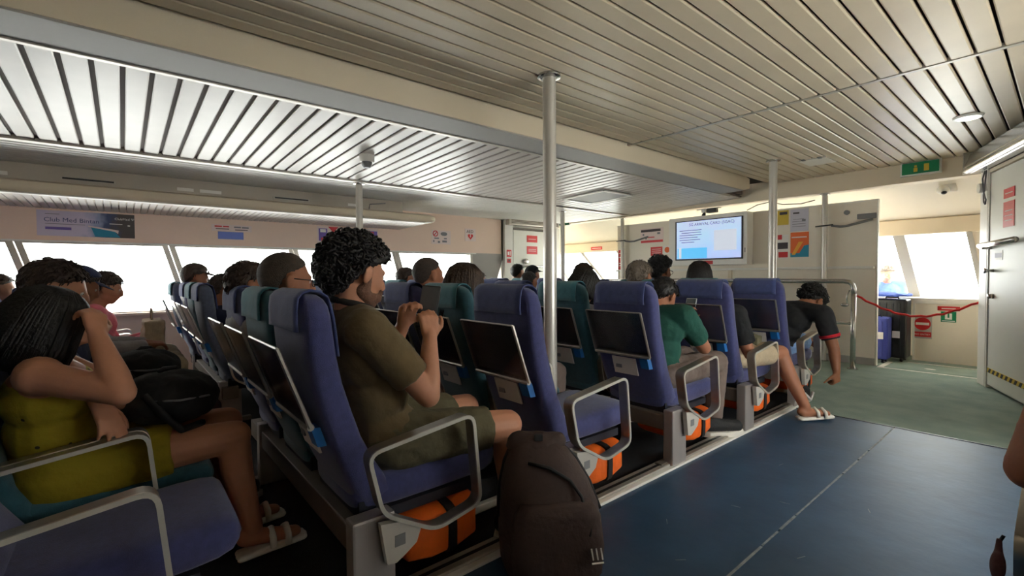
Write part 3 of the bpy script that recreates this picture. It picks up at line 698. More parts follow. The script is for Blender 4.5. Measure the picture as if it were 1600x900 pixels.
# ---- signs on the half wall
t = thing('no_entry_sign', 'white no entry sign with red disc on the half wall', 'sign', (-1.11, 7.25, .265))
boxo('plate', (-.085, -.004, 0), (.085, 0, .27), 'bracket_plastic', t); obj('disc', MB().tube([(0, -.006, .175), (0, -.004, .175)], .075, 24), 'sign_red', t, 40); boxo('bar', (-.06, -.0075, .16), (.06, -.0055, .19), 'sign_white', t); boxo('band', (-.08, -.006, .02), (.08, -.004, .08), 'sign_red', t)
lettering('NO ENTRY', .028, 'sign_white', t, wallm((1, 0, 0), (0, 0, 1), (0, -.0065, .04)), align='CENTER')
t = thing('lifejacket_sign', 'small green sign with a pale lifejacket symbol on the half wall', 'sign', (-.885, 7.25, .475))
boxo('plate', (-.065, -.004, 0), (.065, 0, .12), 'sign_green', t); boxo('symbol', (-.03, -.0055, .03), (.03, -.004, .1), 'sign_white', t, .0004); boxo('symbol', (-.008, -.0065, .05), (.008, -.005, .1), 'sign_green', t); boxo('caption', (-.055, -.0055, .008), (.055, -.004, .018), 'sign_white', t)
t = thing('strip_sign', 'red strip sign above the green lifejacket sign', 'sign', (-.885, 7.25, .605)); boxo('plate', (-.095, -.005, 0), (.095, 0, .05), 'sign_red', t); boxo('caption', (-.06, -.0062, .02), (.06, -.005, .03), 'paper_pink', t)

# ================================================================ SEATS
def sect(hw, y0, y1, z, n=28, e=5.0, tiltz=0.0):
    c = (y0+y1)/2; h = (y1-y0)/2; out = []
    for j in range(n):
        a = 2*math.pi*j/n; ca, sa_ = math.cos(a), math.sin(a)
        x = math.copysign(abs(ca)**(2/e), ca)*hw; yy = math.copysign(abs(sa_)**(2/e), sa_)*h
        out.append((x, c+yy, z+tiltz*yy))
    return out
prof = [(.30, .0, .13, .19), (.354, -.028, .115, .2), (.45, -.07, .055, .205), (.54, -.1, .01, .208), (.636, -.129, -.022, .21), (.72, -.148, -.048, .21), (.81, -.162, -.066, .21), (.88, -.168, -.074, .208), (.93, -.171, -.078, .202), (.96, -.171, -.084, .192), (.98, -.167, -.094, .178), (.993, -.158, -.108, .155), (.999, -.145, -.122, .12)]
def back_rear(z):
    for a, b in zip(prof, prof[1:]):
        if a[0] <= z <= b[0]:
            t = (z-a[0])/(b[0]-a[0]); return a[1]+(b[1]-a[1])*t, a[2]+(b[2]-a[2])*t
    return prof[-1][1], prof[-1][2]
mb_back = MB().loft([sect(w, a, b, z) for z, a, b, w in prof])
ME_BACK = mb_back.mesh('backrest')
# headrest cover: cloth folded over the top
pth = []
for z in (.80, .86, .92, .96): pth.append((back_rear(z)[1]+.010, z))
pth += [(-.085, .99), (-.11, 1.008), (-.135, 1.012), (-.16, 1.004), (-.178, .985)]
for z in (.95, .91, .885): pth.append((back_rear(z)[0]-.011, z))
mb = MB(); rings = []
for s_, (y, z) in enumerate(pth):
    wv = .165+.003*math.sin(s_*1.7)
    d = V((0, 1, 0)) if s_ < 4 else V((0, 0, 1)) if s_ < 8 else V((0, -1, 0))
    xs = [-wv+2*wv*i/8 for i in range(9)]
    top = [(x, y+.002*math.sin(x*40+s_), z) for x in xs]
    ins = [(x, y-d.y*.007, z-d.z*.007) for x in reversed(xs)]
    rings.append(top+ins)
mb.loft(rings); ME_COVER = mb.mesh('headrest_cover')
cush = [(-.02, .30, .40, .185), (.02, .285, .405, .195), (.12, .28, .395, .198), (.3, .28, .40, .2), (.42, .285, .408, .205), (.48, .292, .408, .205), (.515, .305, .402, .2), (.532, .325, .388, .185), (.538, .345, .37, .165)]
rings = []
for y, z0, z1, w in cush:
    rings.append([(x, y, z) for x, z, _ in [(p[0], p[1], 0) for p in sect(w, z0, z1, 0, 24, 4.5)]])
ME_CUSH = MB().loft(rings).mesh('cushion')
mb = MB().box((-.19, .0, .25), (.19, .44, .285)).box((-.19, -.01, .25), (.19, .07, .33))
ME_SHELL = mb.mesh('seat_pan')
# tray: smoked acrylic plate leaning off the back, metal edges
T0, T1 = V((0, -.15, .60)), V((0, -.238, .845))
td = (T1-T0).normalized(); tn = V((1, 0, 0)).cross(td)
mb = MB(); tw = .185
mb.loft([[p+V((-tw, 0, 0)), p+V((tw, 0, 0)), p+V((tw, 0, 0))+tn*.006, p+V((-tw, 0, 0))+tn*.006] for p in (T0, T1)])
ME_TRAY = mb.mesh('tray')
mb = MB()
mb.tube([T0+V((-tw, 0, 0)), T0+V((tw, 0, 0))], .011, 8)
for s_ in (-1, 1): mb.tube([T0+V((s_*tw, 0, 0)), T1+V((s_*tw, 0, 0))], .007, 6)
mb.tube([T1+V((-tw, 0, 0)), T1+V((tw, 0, 0))], .004, 6)
ME_TFRAME = mb.mesh('tray_frame')
cr = lambda z: back_rear(z)[0]
ME_CARD = MB().loft([[(x, cr(z)-.012, z), (x+.16, cr(z)-.012, z), (x+.16, cr(z)-.004, z), (x, cr(z)-.004, z)] for z, x in ((.475, -.09), (.575, -.09))]).mesh('information_card')
ME_CARDP = MB().box((-.07, cr(.52)-.015, .51), (-.03, cr(.52)-.009, .55)).mesh('pictogram')
ME_TAB = MB().loft([[(x, cr(z)-.03, z), (x+.05, cr(z)-.028, z), (x+.055, cr(z)-.002, z), (x-.005, cr(z)-.002, z)] for z, x in ((.53, .115), (.59, .112))]).mesh('blue_pouch')
# armrest loop: a flat bent band with a bright rim
def loop_path(n=5, ins=0.0):
    P_ = [(-.03, .525), (.355, .575), (.385, .25), (.20, .215), (.015, .325)]
    c = (sum(p[0] for p in P_)/5, sum(p[1] for p in P_)/5)
    out = []
    for i in range(5):
        a, b, d = V(P_[i-1]), V(P_[i]), V(P_[(i+1) % 5]); r = .045
        u = (a-b).normalized(); w = (d-b).normalized()
        p0, p1 = b+u*r, b+w*r
        for k in range(n+1):
            t = k/n; out.append((1-t)**2*p0+2*t*(1-t)*b+t*t*p1)
    q = []
    N = len(out)
    for i, p in enumerate(out):
        d = (out[(i+1) % N]-out[i-1]).normalized(); nrm = V((-d.y, d.x))
        if nrm.dot(V(c)-p) < 0: nrm = -nrm
        q.append(p+nrm*ins)
    return q
def band(x0, x1, i0, i1):
    mb = MB(); o_, n_ = loop_path(ins=i0), loop_path(ins=i1)
    rings = [[(x0, a.x, a.y), (x1, a.x, a.y), (x1, b.x, b.y), (x0, b.x, b.y)] for a, b in zip(o_, n_)]
    rings.append(rings[0]); return mb.loft(rings, cap=False)
ME_LOOP = band(-.026, .022, 0, .007).mesh('armrest'); ME_RIM = band(.020, .027, -.002, .010).mesh('armrest_rim')
ME_BRKT = MB().loft([[(x, .01, .30), (x, .09, .285), (x, .145, .245), (x, .13, .205), (x, .09, .18), (x, .06, .165), (x, .03, .17)] for x in (-.012, .012)]).mesh('end_bracket')
ME_BHOLE = MB().box((.011, .055, .215), (.0135, .09, .25)).mesh('socket')

FAB = {'blue': ('fabric_blue', 'fabric_cover'), 'teal': ('fabric_teal', 'fabric_teal_cover'), 'slate': ('fabric_slate', 'fabric_cover'), 'pale': ('fabric_slate', 'fabric_teal_cover')}
def cp(me, m):
    c = me.copy(); c.materials.clear(); c.materials.append(MATS[m]); return c
for me_, m_ in ((ME_SHELL, 'shell_dark'), (ME_TRAY, 'tray_acrylic'), (ME_TFRAME, 'arm_metal'), (ME_CARD, 'card_paper'), (ME_CARDP, 'ink_grey'), (ME_TAB, 'tab_blue'), (ME_LOOP, 'arm_metal'), (ME_RIM, 'arm_rim'), (ME_BRKT, 'bracket_plastic'), (ME_BHOLE, 'grey_plastic')):
    me_.materials.append(MATS[m_])
FABM = {k: (cp(ME_BACK, a), cp(ME_COVER, b), cp(ME_CUSH, a)) for k, (a, b) in FAB.items()}
for k in FABM:
    for me_ in FABM[k]:
        for p_ in me_.polygons: p_.use_smooth = True
for me_ in (ME_LOOP, ME_RIM, ME_TFRAME):
    me_.set_sharp_from_angle(angle=.7)
    for p_ in me_.polygons: p_.use_smooth = True
def seat(kind, loc, label, aisle=False, group='ferry seats', armL=True, rz=0.0):
    s = thing('ferry_seat', label, 'seat', loc, rz, group)
    b, c, u = FABM[kind]
    obj('backrest', b, None, s); obj('headrest_cover', c, None, s); obj('cushion', u, None, s); obj('seat_pan', ME_SHELL, None, s)
    tr_ = obj('tray', ME_TRAY, None, s); obj('tray_frame', ME_TFRAME, None, tr_)
    cd = obj('information_card', ME_CARD, None, s); obj('pictogram', ME_CARDP, None, cd)
    obj('blue_pouch', ME_TAB, None, s)
    if armL:
        a = obj('armrest', ME_LOOP, None, s, loc=(-.217, 0, 0)); obj('armrest_rim', ME_RIM, None, a)
    a = obj('armrest', ME_LOOP, None, s, loc=(.285 if aisle else .219, 0, 0)); obj('armrest_rim', ME_RIM, None, a)
    if aisle:
        e = obj('end_bracket', ME_BRKT, None, s, loc=(.295, 0, 0)); obj('socket', ME_BHOLE, None, e)
    return s
PITCH, Y00 = .872, .57
XC = [-1.625, -2.115, -2.605, -4.0, -4.49, -4.98, -5.47]
KIND = ['blue', 'teal', 'blue', 'slate', 'teal', 'blue', 'pale']
ROWN = {-1: "the yellow-clad woman's row", 0: "the curly-haired man's row", 1: 'the row ahead of the curly-haired man', 2: "the green-shirted man's row", 3: "the bare-legged passenger's row", 4: 'the front row'}
COLN = ['blue aisle-end seat in ', 'teal seat second from the aisle in ', 'blue seat third from the aisle in ', 'slate seat across the far gangway in ', 'teal seat second past the far gangway in ', 'blue seat third past the far gangway in ', 'pale window-side seat in ']
for k in range(-1, 5):
    yr = Y00+PITCH*k
    for c, x in enumerate(XC):
        dy = -.05 if c == 6 and k == 0 else 0
        seat(KIND[c], (x, yr+dy, 0), COLN[c]+ROWN[k], aisle=(c == 0))
    for bl, (xa, xb, posts) in enumerate(((-2.85, -1.36, (-1.385, -2.62)), (-5.72, -3.78, (-3.86, -5.45)))):
        f = thing('seat_frame', ('steel seat beam under the right block of ' if bl == 0 else 'steel seat beam under the left block of ')+ROWN[k], 'seat frame', ((xa+xb)/2, yr, 0), 0, 'seat row frames')
        h_ = (xb-xa)/2
        boxo('beam', (-h_, -.05, .19), (h_, .05, .275), 'frame_steel', f, .006)
        for px in posts:
            p = boxo('post', (px-(xa+xb)/2-.03, -.062, .0), (px-(xa+xb)/2+.03, .075, .31), 'post_alu', f, .008)
            boxo('foot_plate', (px-(xa+xb)/2-.045, -.12, .0), (px-(xa+xb)/2+.0, .14, .03), 'frame_steel', p, .004)
# right bank seats beside the camera: only the aisle one ahead shows its arm
seat('blue', (.18, 1.36, 0), 'blue seat at the right edge under the elbow of the red-sleeved passenger', group='ferry seats')
f = thing('seat_frame', 'steel frame under the seat at the right edge', 'seat frame', (.35, 1.36, 0), 0, 'seat row frames'); boxo('beam', (-.4, -.05, .19), (.6, .05, .275), 'frame_steel', f, .006); boxo('post', (-.36, -.06, 0), (-.30, .07, .2), 'post_alu', f, .008)

# ---- orange lifejackets stowed under the seats
rings = []
for y, z0, z1, w in ((.10, .14, .25, .15), (.115, .115, .262, .17), (.2, .10, .268, .178), (.3, .105, .27, .178), (.375, .12, .272, .17), (.39, .15, .268, .15)):
    rings.append([(p[0]+.006*noise.noise(V((p[0]*14, y*14, p[1]*14))), y, p[1]+.008*noise.noise(V((p[0]*12, y*12, 3)))) for p in sect(w, z0, z1, 0, 24, 6)])
ME_LIFE = MB().loft(rings).mesh('jacket_body'); ME_LIFE.materials.append(MATS['life_orange'])
for p_ in ME_LIFE.polygons: p_.use_smooth = True
mb = MB()
for y in (.27,):
    mb.loft([[(q[0]*1.02, y-.016, q[1]) for q in sect(.182, .096, .276, 0, 24, 6)], [(q[0]*1.02, y+.016, q[1]) for q in sect(.182, .096, .276, 0, 24, 6)]])
ME_LSTRAP = mb.mesh('strap'); ME_LSTRAP.materials.append(MATS['strap_black'])
for k in range(-1, 5):
    for c, x in enumerate(XC[:3]):
        t = thing('life_jacket', 'orange lifejacket under the '+('aisle-end' if c == 0 else 'second' if c == 1 else 'third')+' seat in '+ROWN[k], 'life jacket', (x+(.07 if c == 0 else .02), Y00+PITCH*k+.03, -.03), 0, 'life jackets under the seats')
        obj('jacket_body', ME_LIFE, None, t); obj('strap', ME_LSTRAP, None, t)

# ================================================================ PEOPLE
mat('skin_fair', (188, 132, 104), .55, var=.06, vscale=14, bump=.05, bscale=120, spec=.35)
mat('skin_tan', (160, 106, 80), .55, var=.06, vscale=14, bump=.05, bscale=120, spec=.35)
mat('skin_brown', (142, 92, 66), .55, var=.06, vscale=14, bump=.05, bscale=120, spec=.35)
mat('hair_black', (24, 20, 18), .5, var=.3, vscale=40, bump=.6, bscale=90)
mat('hair_brown', (58, 42, 32), .55, var=.3, vscale=40, bump=.6, bscale=90)
mat('hair_grey', (112, 100, 88), .6, var=.25, vscale=60, bump=.6, bscale=160)
mat('hair_cropped', (66, 54, 46), .7, var=.25, vscale=80, bump=.7, bscale=260)
mat('stubble', (112, 78, 62), .7, var=.25, vscale=160, bump=.4, bscale=300)
mat('eye_white', (220, 212, 204), .3); mat('lens_glass', (40, 40, 44), .1); mat('iris', (40, 28, 20), .3)
mat('olive_cotton', (100, 84, 56), .9, var=.1, vscale=22, bump=.35, bscale=40, sheen=.1)
mat('olive_short', (90, 84, 62), .9, var=.1, vscale=30, bump=.35, bscale=50)
mat('dark_trim', (34, 32, 30), .9)
mat('green_shirt', (22, 74, 62), .9, var=.1, vscale=20, bump=.35, bscale=40)
mat('grey_trouser', (116, 100, 92), .9, var=.1, vscale=20, bump=.4, bscale=30)
mat('beige_cloth', (188, 168, 140), .9, var=.1, vscale=20, bump=.4, bscale=40)
mat('black_cloth', (24, 24, 26), .9, var=.2, vscale=20, bump=.4, bscale=40)
mat('navy_cloth', (38, 44, 72), .9, var=.15, vscale=20, bump=.4, bscale=40)
mat('teal_cloth', (30, 116, 112), .9, var=.1, vscale=20, bump=.4, bscale=40)
mat('pink_cloth', (226, 120, 136), .9, var=.1, vscale=20, bump=.4, bscale=40)
mat('white_cloth', (208, 204, 202), .9, var=.06, vscale=20, bump=.4, bscale=40)
mat('grey_cloth', (150, 146, 148), .9, var=.1, vscale=20, bump=.4, bscale=40)
mat('blue_cloth', (84, 110, 200), .9, var=.1, vscale=20, bump=.4, bscale=40)
mat('denim', (120, 150, 196), .9, var=.12, vscale=30, bump=.4, bscale=60)
mat('maroon_cloth', (84, 52, 52), .9, var=.12, vscale=20, bump=.4, bscale=40)
mat('red_cloth', (196, 36, 52), .9, var=.1, vscale=20, bump=.4, bscale=40)
mat('shoe_black', (28, 27, 28), .7, bump=.3, bscale=120); mat('shoe_white', (222, 216, 206), .6)
def dotted():
    m = mat('yellow_dots', (150, 132, 22), .85, bump=.3, bscale=40); nt = m.node_tree; b = nt.nodes['Principled BSDF']
    tc = nt.nodes.new('ShaderNodeTexCoord'); v = nt.nodes.new('ShaderNodeTexVoronoi'); v.inputs['Scale'].default_value = 15; v.inputs['Randomness'].default_value = .6
    nt.links.new(tc.outputs['Object'], v.inputs['Vector'])
    r = nt.nodes.new('ShaderNodeValToRGB'); r.color_ramp.interpolation = 'CONSTANT'; e = r.color_ramp.elements
    e[0].color = lin((40, 34, 12)); e[1].color = lin((150, 132, 22)); e[1].position = .085
    nt.links.new(v.outputs['Distance'], r.inputs[0]); nt.links.new(r.outputs[0], b.inputs['Base Color'])
dotted()

def ik(a, c, l1, l2, pole):
    a, c, pole = V(a), V(c), V(pole); d = c-a; L = d.length
    if L > (l1+l2)*.995: c = a+d*((l1+l2)*.995/L); d = c-a; L = d.length
    u = d/L; x = (l1*l1-l2*l2+L*L)/(2*L); h = math.sqrt(max(0, l1*l1-x*x))
    p = pole-u*pole.dot(u); p = p.normalized() if p.length > 1e-5 else u.orthogonal().normalized()
    return a+u*x+p*h, c
def hand(mb, w, d, n, side, curl=30, sz=1.0, spread=.0, tcurl=20):
    """w wrist, d direction to knuckles, n palm normal (palm side), side +1/-1 puts the thumb on d x n"""
    w, d, n = V(w), V(d).normalized(), V(n); n = (n-d*n.dot(d)).normalized(); s = d.cross(n)*side
    mb.cap(w-d*.02*sz, w+d*.02*sz, .026*sz, .024*sz, 10)
    Ls = (.072, .082, .077, .06)
    for i in range(4):
        off = (1.5-i)*.0195*sz
        kn = w+d*(.082-.004*abs(i-1.2))*sz+s*off
        mb.cap(w+d*.02*sz+s*off*.6, kn, .015*sz, .0125*sz, 8)
        p = kn; ang = 0.0; r = .0095*sz
        for j, fr in enumerate((.45, .3, .25)):
            ang += math.radians(curl*(1.0 if j else .8)+4*i)
            dd = (d*math.cos(ang)+n*math.sin(ang)+s*spread*(1.5-i)*(1 if j == 0 else 0)).normalized()
            q = p+dd*Ls[i]*fr*sz; mb.cap(p, q, r, r*.9, 8); p = q; r *= .92
    p = w+d*.022*sz+s*.024*sz; dd = (d*.62+s*.7+n*.35).normalized(); r = .0125*sz
    mb.cap(w+d*.0*sz, p, .018*sz, .015*sz, 8)
    for j, L in enumerate((.042, .032, .026)):
        q = p+dd*L*sz; mb.cap(p, q, r, r*.9, 8); p = q; r *= .9
        a = math.radians(tcurl); dd = (dd+(d*.5+n*.6-s*.5)*math.sin(a)).normalized()
def headm(pos, yaw=0, pitch=0, roll=0, s=1.0):
    return Matrix.Translation(pos) @ Matrix.Rotation(math.radians(yaw), 4, 'Z') @ Matrix.Rotation(math.radians(-pitch), 4, 'X') @ Matrix.Rotation(math.radians(roll), 4, 'Y') @ Matrix.Scale(s, 4)
def add_head(mb, H):
    h = MB()
    h.ell((0, -.014, .028), (.074, .093, .086)); h.ell((0, .018, .0), (.069, .072, .085)); h.ell((0, .034, -.045), (.056, .052, .062))
    h.ell((0, .056, -.088), (.028, .024, .022)); h.cap((-.045, .0, -.06), (-.018, .058, -.092), .022, .018); h.cap((.045, .0, -.06), (.018, .058, -.092), .022, .018)
    h.cap((-.032, .076, .024), (.032, .076, .024), .012, .012); h.ell((-.04, .056, -.022), (.024, .024, .024)); h.ell((.04, .056, -.022), (.024, .024, .024))
    h.cap((0, .086, .014), (0, .106, -.022), .0095, .012); h.cap((0, .108, -.026), (0, .09, -.034), .011, .012)
    for s in (-1, 1): h.ell((s*.010, .097, -.03), (.009, .011, .007))
    h.ell((0, .084, -.054), (.024, .012, .0065)); h.ell((0, .082, -.066), (.021, .012, .007))
    for s in (-1, 1):
        h.ell((s*.077, -.008, -.004), (.010, .021, .033), Matrix.Rotation(-.25, 3, 'X') @ Matrix.Rotation(s*.35, 3, 'Z'))
        h.tube([(s*.083, .004, .014), (s*.088, -.012, .028), (s*.09, -.026, .012), (s*.087, -.022, -.012), (s*.08, -.004, -.033)], .0048, 6)
    h.xf(H); mb.add(h.v, h.f)
SCALP_C, SCALP_R = V((0, -.014, .024)), V((.078, .097, .092))
def hairline(y):
    if y < -.5: return -.86
    if y < .0: return -.86+(y+.5)/.5*.92
    return .06+y*.55
def hair_base(H, thick, low=0.0, nu=36, nv=26, amp=.004, front=0.0, seed=0):
    mb = MB(); rings = []
    for i in range(1, nv):
        t = math.pi*i/nv; ring = []
        for j in range(nu):
            p = 2*math.pi*j/nu; d = V((math.sin(t)*math.cos(p), math.sin(t)*math.sin(p), math.cos(t)))
            e = d.z-(hairline(d.y)-low-front*max(0, d.y)); f = max(0.0, min(1.0, e/.22+.35)); f = f*f*(3-2*f)
            k = .86*(1-f)+f*(1+thick/.09)
            q = V((SCALP_R.x*d.x*k, SCALP_R.y*d.y*k, SCALP_R.z*d.z*k))+SCALP_C
            if f > .3: q += d*amp*noise.noise(q*55+V((seed, 0, 0)))
            ring.append(H @ q)
        rings.append(ring)
    return mb.loft(rings)
def scalp_pts(n, low=0.0, seed=1):
    rnd = random.Random(seed); out = []
    while len(out) < n:
        d = V((rnd.gauss(0, 1), rnd.gauss(0, 1), rnd.gauss(0, 1)))
        if d.length < .1: continue
        d.normalize()
        if d.z > hairline(d.y)-low+.02: out.append(d)
    return out, rnd
def hair_curly(name, H, m, parent, n, thick, size, low=.1, seed=1, body=1.0):
    mb = hair_base(H, thick*.75, low, amp=.012, seed=seed)
    pts, rnd = scalp_pts(n, low, seed)
    for d in pts:
        if d.y > -.45 and abs(d.x) > .5 and d.z < hairline(d.y)-low+.30: continue
        lay = rnd.uniform(.25, 1.0); top = 1+.05*max(0, d.z)
        base = V((SCALP_R.x*d.x, SCALP_R.y*d.y, SCALP_R.z*d.z))*(1+thick*lay*top/.09)+SCALP_C+V((0, -.012*lay, 0))
        ax = V((rnd.gauss(0, 1), rnd.gauss(0, 1), rnd.gauss(0, 1)-.5)).normalized(); u = ax.orthogonal().normalized(); w = ax.cross(u)
        R = size*rnd.uniform(.7, 1.2); turns = rnd.uniform(1.0, 1.8); ph = rnd.uniform(0, 6); path = []
        for i in range(11):
            a = ph+turns*2*math.pi*i/10; path.append(H @ (base+(u*math.cos(a)+w*math.sin(a))*R+ax*R*1.6*(i/10-.5)))
        mb.tube(path, size*.3, 4)
    return obj(name, mb, m, parent, smooth=True)
def hair_short(name, H, m, parent, n, thick, length, low=0.0, seed=1, front=0.0, lay=.8):
    mb = hair_base(H, thick, low, front=front, seed=seed); pts, rnd = scalp_pts(n, low, seed)
    for d in pts:
        base = V((SCALP_R.x*d.x, SCALP_R.y*d.y, SCALP_R.z*d.z))*(1+thick*.8/.09)+SCALP_C
        flow = V((d.x*.4, d.y*.3-.2, -.9))+V((rnd.gauss(0, .35), rnd.gauss(0, .35), rnd.gauss(0, .35))); flow = (flow-d*flow.dot(d))
        flow = flow.normalized() if flow.length > .05 else d.orthogonal()
        g = (d*(1-lay)+flow*lay).normalized(); L = length*rnd.uniform(.6, 1.2)
        mb.tube([H @ base, H @ (base+g*L*.5+d*L*.12), H @ (base+g*L)], [.0035, .003, .001], 3)
    return obj(name, mb, m, parent, smooth=True)
def hair_long(name, H, m, parent, drop, n, seed=1, low=.25, tuck=0.0, spread=1.0):
    mb = hair_base(H, .014, low, amp=.003, seed=seed)
    core = MB(); core.ell((0, -.035, -.02), (.084, .082, .11)); core.ell((0, -.045, -.02-drop*.5), (.086*spread, .062, .04+drop*.62)); core.xf(H); mb.add(core.v, core.f)
    rnd = random.Random(seed)
    for i in range(n):
        a = rnd.uniform(-2.5, 2.5); u = rnd.uniform(.1, 1.0)
        d0 = V((math.sin(a)*.45, -math.cos(a)*.45, .9)).normalized(); d1 = V((math.sin(a), -math.cos(a), .1)).normalized()
        P_ = lambda d, k: V((SCALP_R.x*d.x, SCALP_R.y*d.y, SCALP_R.z*d.z))*k+SCALP_C
        k = 1.14+rnd.uniform(-.02, .035)
        e1 = P_(d1, k); L = drop*rnd.uniform(.85, 1.05)
        e2 = e1+V((math.sin(a)*.012*spread, -.012*math.cos(a), -.06-L*.5)); e3 = e1+V((math.sin(a)*-.004*spread+rnd.gauss(0, .004), -.01*math.cos(a)+rnd.gauss(0, .004), -.06-L))
        mb.tube([H @ P_(d0, k), H @ (P_((d0+d1).normalized(), k)), H @ e1, H @ e2, H @ e3], [.004, .006, .006, .0055, .002], 4)
    return obj(name, mb, m, parent, smooth=True)

def person(label, head, hip, skin='skin_tan', yaw=0, hpitch=0, hroll=0, hyaw=None, s=1.0, vox=.009, top=('navy_cloth', 'short'), bottom=('grey_trouser', 'long'), hair=('short', 'hair_black'), J=None, hands=None, shoes='shoe_black', sw=.178, seed=1, bulk=1.0, lower=True, neck=None, wr=.004, glasses=False, beard=False, cap=None, root=None, group='passengers', skirt=False, strap=None, hs=None):
    J = J or {}; hands = hands or {}
    head, hip = V(head), V(hip); hyaw = yaw if hyaw is None else hyaw
    base = V((hip.x, hip.y, 0)); R = thing('person', label, 'person', base, 0, group)
    W = lambda p: V(p)-base
    Rz = Matrix.Rotation(math.radians(yaw), 3, 'Z'); right, fwd = Rz @ V((1, 0, 0)), Rz @ V((0, 1, 0))
    hh = W(head); hp = W(hip)
    H = headm(hh, hyaw, hpitch, hroll, (hs or .97)*s)
    nk = W(neck) if neck is not None else hp+(H @ V((0, -.03, -.15))-hp)*.97
    sp = (nk-hp); L = sp.length; up = sp/L
    rt = (right-up*right.dot(up)).normalized(); fw = up.cross(rt)
    j = {}
    g = lambda k, d: W(J[k]) if k in J else d
    for sd, sn in (('R', 1), ('L', -1)):
        j['sh'+sd] = g('sh'+sd, nk+rt*sn*sw*s-up*.045*s+fw*.005)
        j['hi'+sd] = hp+rt*sn*.088*s
        j['kn'+sd] = g('kn'+sd, V((hp.x, hp.y, 0))+right*sn*.11+fwd*.44*s+V((0, 0, .455*s)))
        j['an'+sd] = g('an'+sd, V((j['kn'+sd].x, j['kn'+sd].y, .0))-fwd*.02+V((0, 0, .085)))
        j['to'+sd] = g('to'+sd, j['an'+sd]+fwd*.17*s+V((0, 0, -.055)))
        ha = g('ha'+sd, hp+right*sn*.07+fwd*.3+V((0, 0, .13)))
        if 'el'+sd in J: j['el'+sd] = W(J['el'+sd]); j['ha'+sd] = ha
        else: j['el'+sd], j['ha'+sd] = ik(j['sh'+sd], ha, .285*s, .25*s, J.get('po'+sd, right*sn*.7-V((0, 0, 1))-fwd*.5))
    # ---------- body
    B = MB(); add_head(B, H)
    M3 = Matrix((rt, fw, up)).transposed()
    B.cap(nk-up*.03, H @ V((0, -.02, -.06)), .058*s, .052*s, 12)
    def torso(mb, e):
        mb.ell(hp+up*.02, (.165*s*bulk+e, .118*s*bulk+e, .115*s+e), M3); mb.ell(hp+up*L*.36+fw*.006, (.142*s*bulk+e, .108*s*bulk+e, L*.3+e), M3)
        mb.ell(hp+up*L*.68+fw*.008, (.158*s*bulk+e, .112*s*bulk+e, L*.31+e), M3)
        for sn, sd in ((1, 'R'), (-1, 'L')): mb.cap(nk-up*.035*s, j['sh'+sd], .062*s+e, .06*s+e, 12)
    torso(B, 0)
    for sd in 'RL':
        sh, el, ha = j['sh'+sd], j['el'+sd], j['ha'+sd]; B.cap(sh, el, .053*s, .041*s, 12)
        mid = el+(ha-el)*.3; B.cap(el, mid, .04*s, .041*s, 12); B.cap(mid, ha, .041*s, .026*s, 12)
        hd = hands.get(sd, {}); d = hd.get('d', (ha-el)); n = hd.get('n', V((0, 0, -1)) if abs(V(d).normalized().z) < .8 else fwd)
        hand(B, ha, d, n, hd.get('side', 1 if sd == 'R' else -1), hd.get('curl', 28), .95*s, hd.get('spread', 0.0), hd.get('tc', 20))
        if lower:
            B.cap(j['hi'+sd], j['kn'+sd], .085*s*bulk, .06*s, 12)
            kn, an, to = j['kn'+sd], j['an'+sd], j['to'+sd]; cf_ = kn+(an-kn)*.35
            back = -(to-an); back.z = 0; back = back.normalized() if back.length > 1e-3 else -fwd
            B.cap(kn, cf_+back*.012, .056*s, .056*s, 12); B.cap(cf_+back*.012, an, .055*s, .036*s, 12)
            B.cap(an+V((0, 0, -.035))+back*.025, to, .034*s, .026*s, 10)
    body = fuse('body', B, skin, R, vox, 5)
    # eyes
    for sn in (-1, 1):
        e = obj('eye', MB().ell(H @ V((sn*.031, .072, .006)), (.0115, .0115, .0115), None, 10, 8), 'eye_white', R, True)
        obj('iris', MB().ell(H @ V((sn*.031, .0815, .006)), (.005, .003, .005), None, 8, 6), 'iris', e, True)
    # ---------- clothes
    tm, sl_ = top
    T = MB(); torso(T, .013)
    for sd in 'RL':
        sh, el, ha = j['sh'+sd], j['el'+sd], j['ha'+sd]
        if sl_ == 'short': T.cap(sh, sh+(el-sh)*.3, .074*s, .072*s); T.cone(sh, sh+(el-sh)*.72, .071*s, .066*s)
        elif sl_ == 'cap': T.cap(sh, sh+(el-sh)*.12, .07*s, .07*s); T.cone(sh, sh+(el-sh)*.3, .07*s, .068*s)
        elif sl_ == 'long': T.cap(sh, el, .068*s, .056*s); T.cone(el, el+(ha-el)*.92, .056*s, .043*s)
    if sl_ == 'none':
        T = MB(); mb_ = T
        mb_.ell(hp+up*.02, (.178*s*bulk, .13*s*bulk, .125*s), M3); mb_.ell(hp+up*L*.36+fw*.006, (.156*s*bulk, .122*s*bulk, L*.3+.01), M3); mb_.ell(hp+up*L*.66+fw*.008, (.166*s*bulk, .124*s*bulk, L*.29), M3)
        for sn in (-1, 1): mb_.cap(nk-up*.02+rt*sn*.075, hp+up*L*.66+rt*sn*.08, .05*s, .06*s)
    if skirt:
        for sd in 'RL': T.cap(j['hi'+sd], j['hi'+sd]+(j['kn'+sd]-j['hi'+sd])*.35, .115*s, .105*s); T.cone(j['hi'+sd], j['hi'+sd]+(j['kn'+sd]-j['hi'+sd])*skirt, .113*s, .092*s)
        T.cap(j['hiR']+(j['knR']-j['hiR'])*.15, j['hiL']+(j['knL']-j['hiL'])*.15, .1*s, .1*s)
    fuse('top', T, tm, R, max(vox, .008), 4, wr, 14)
    bm_, bl = bottom
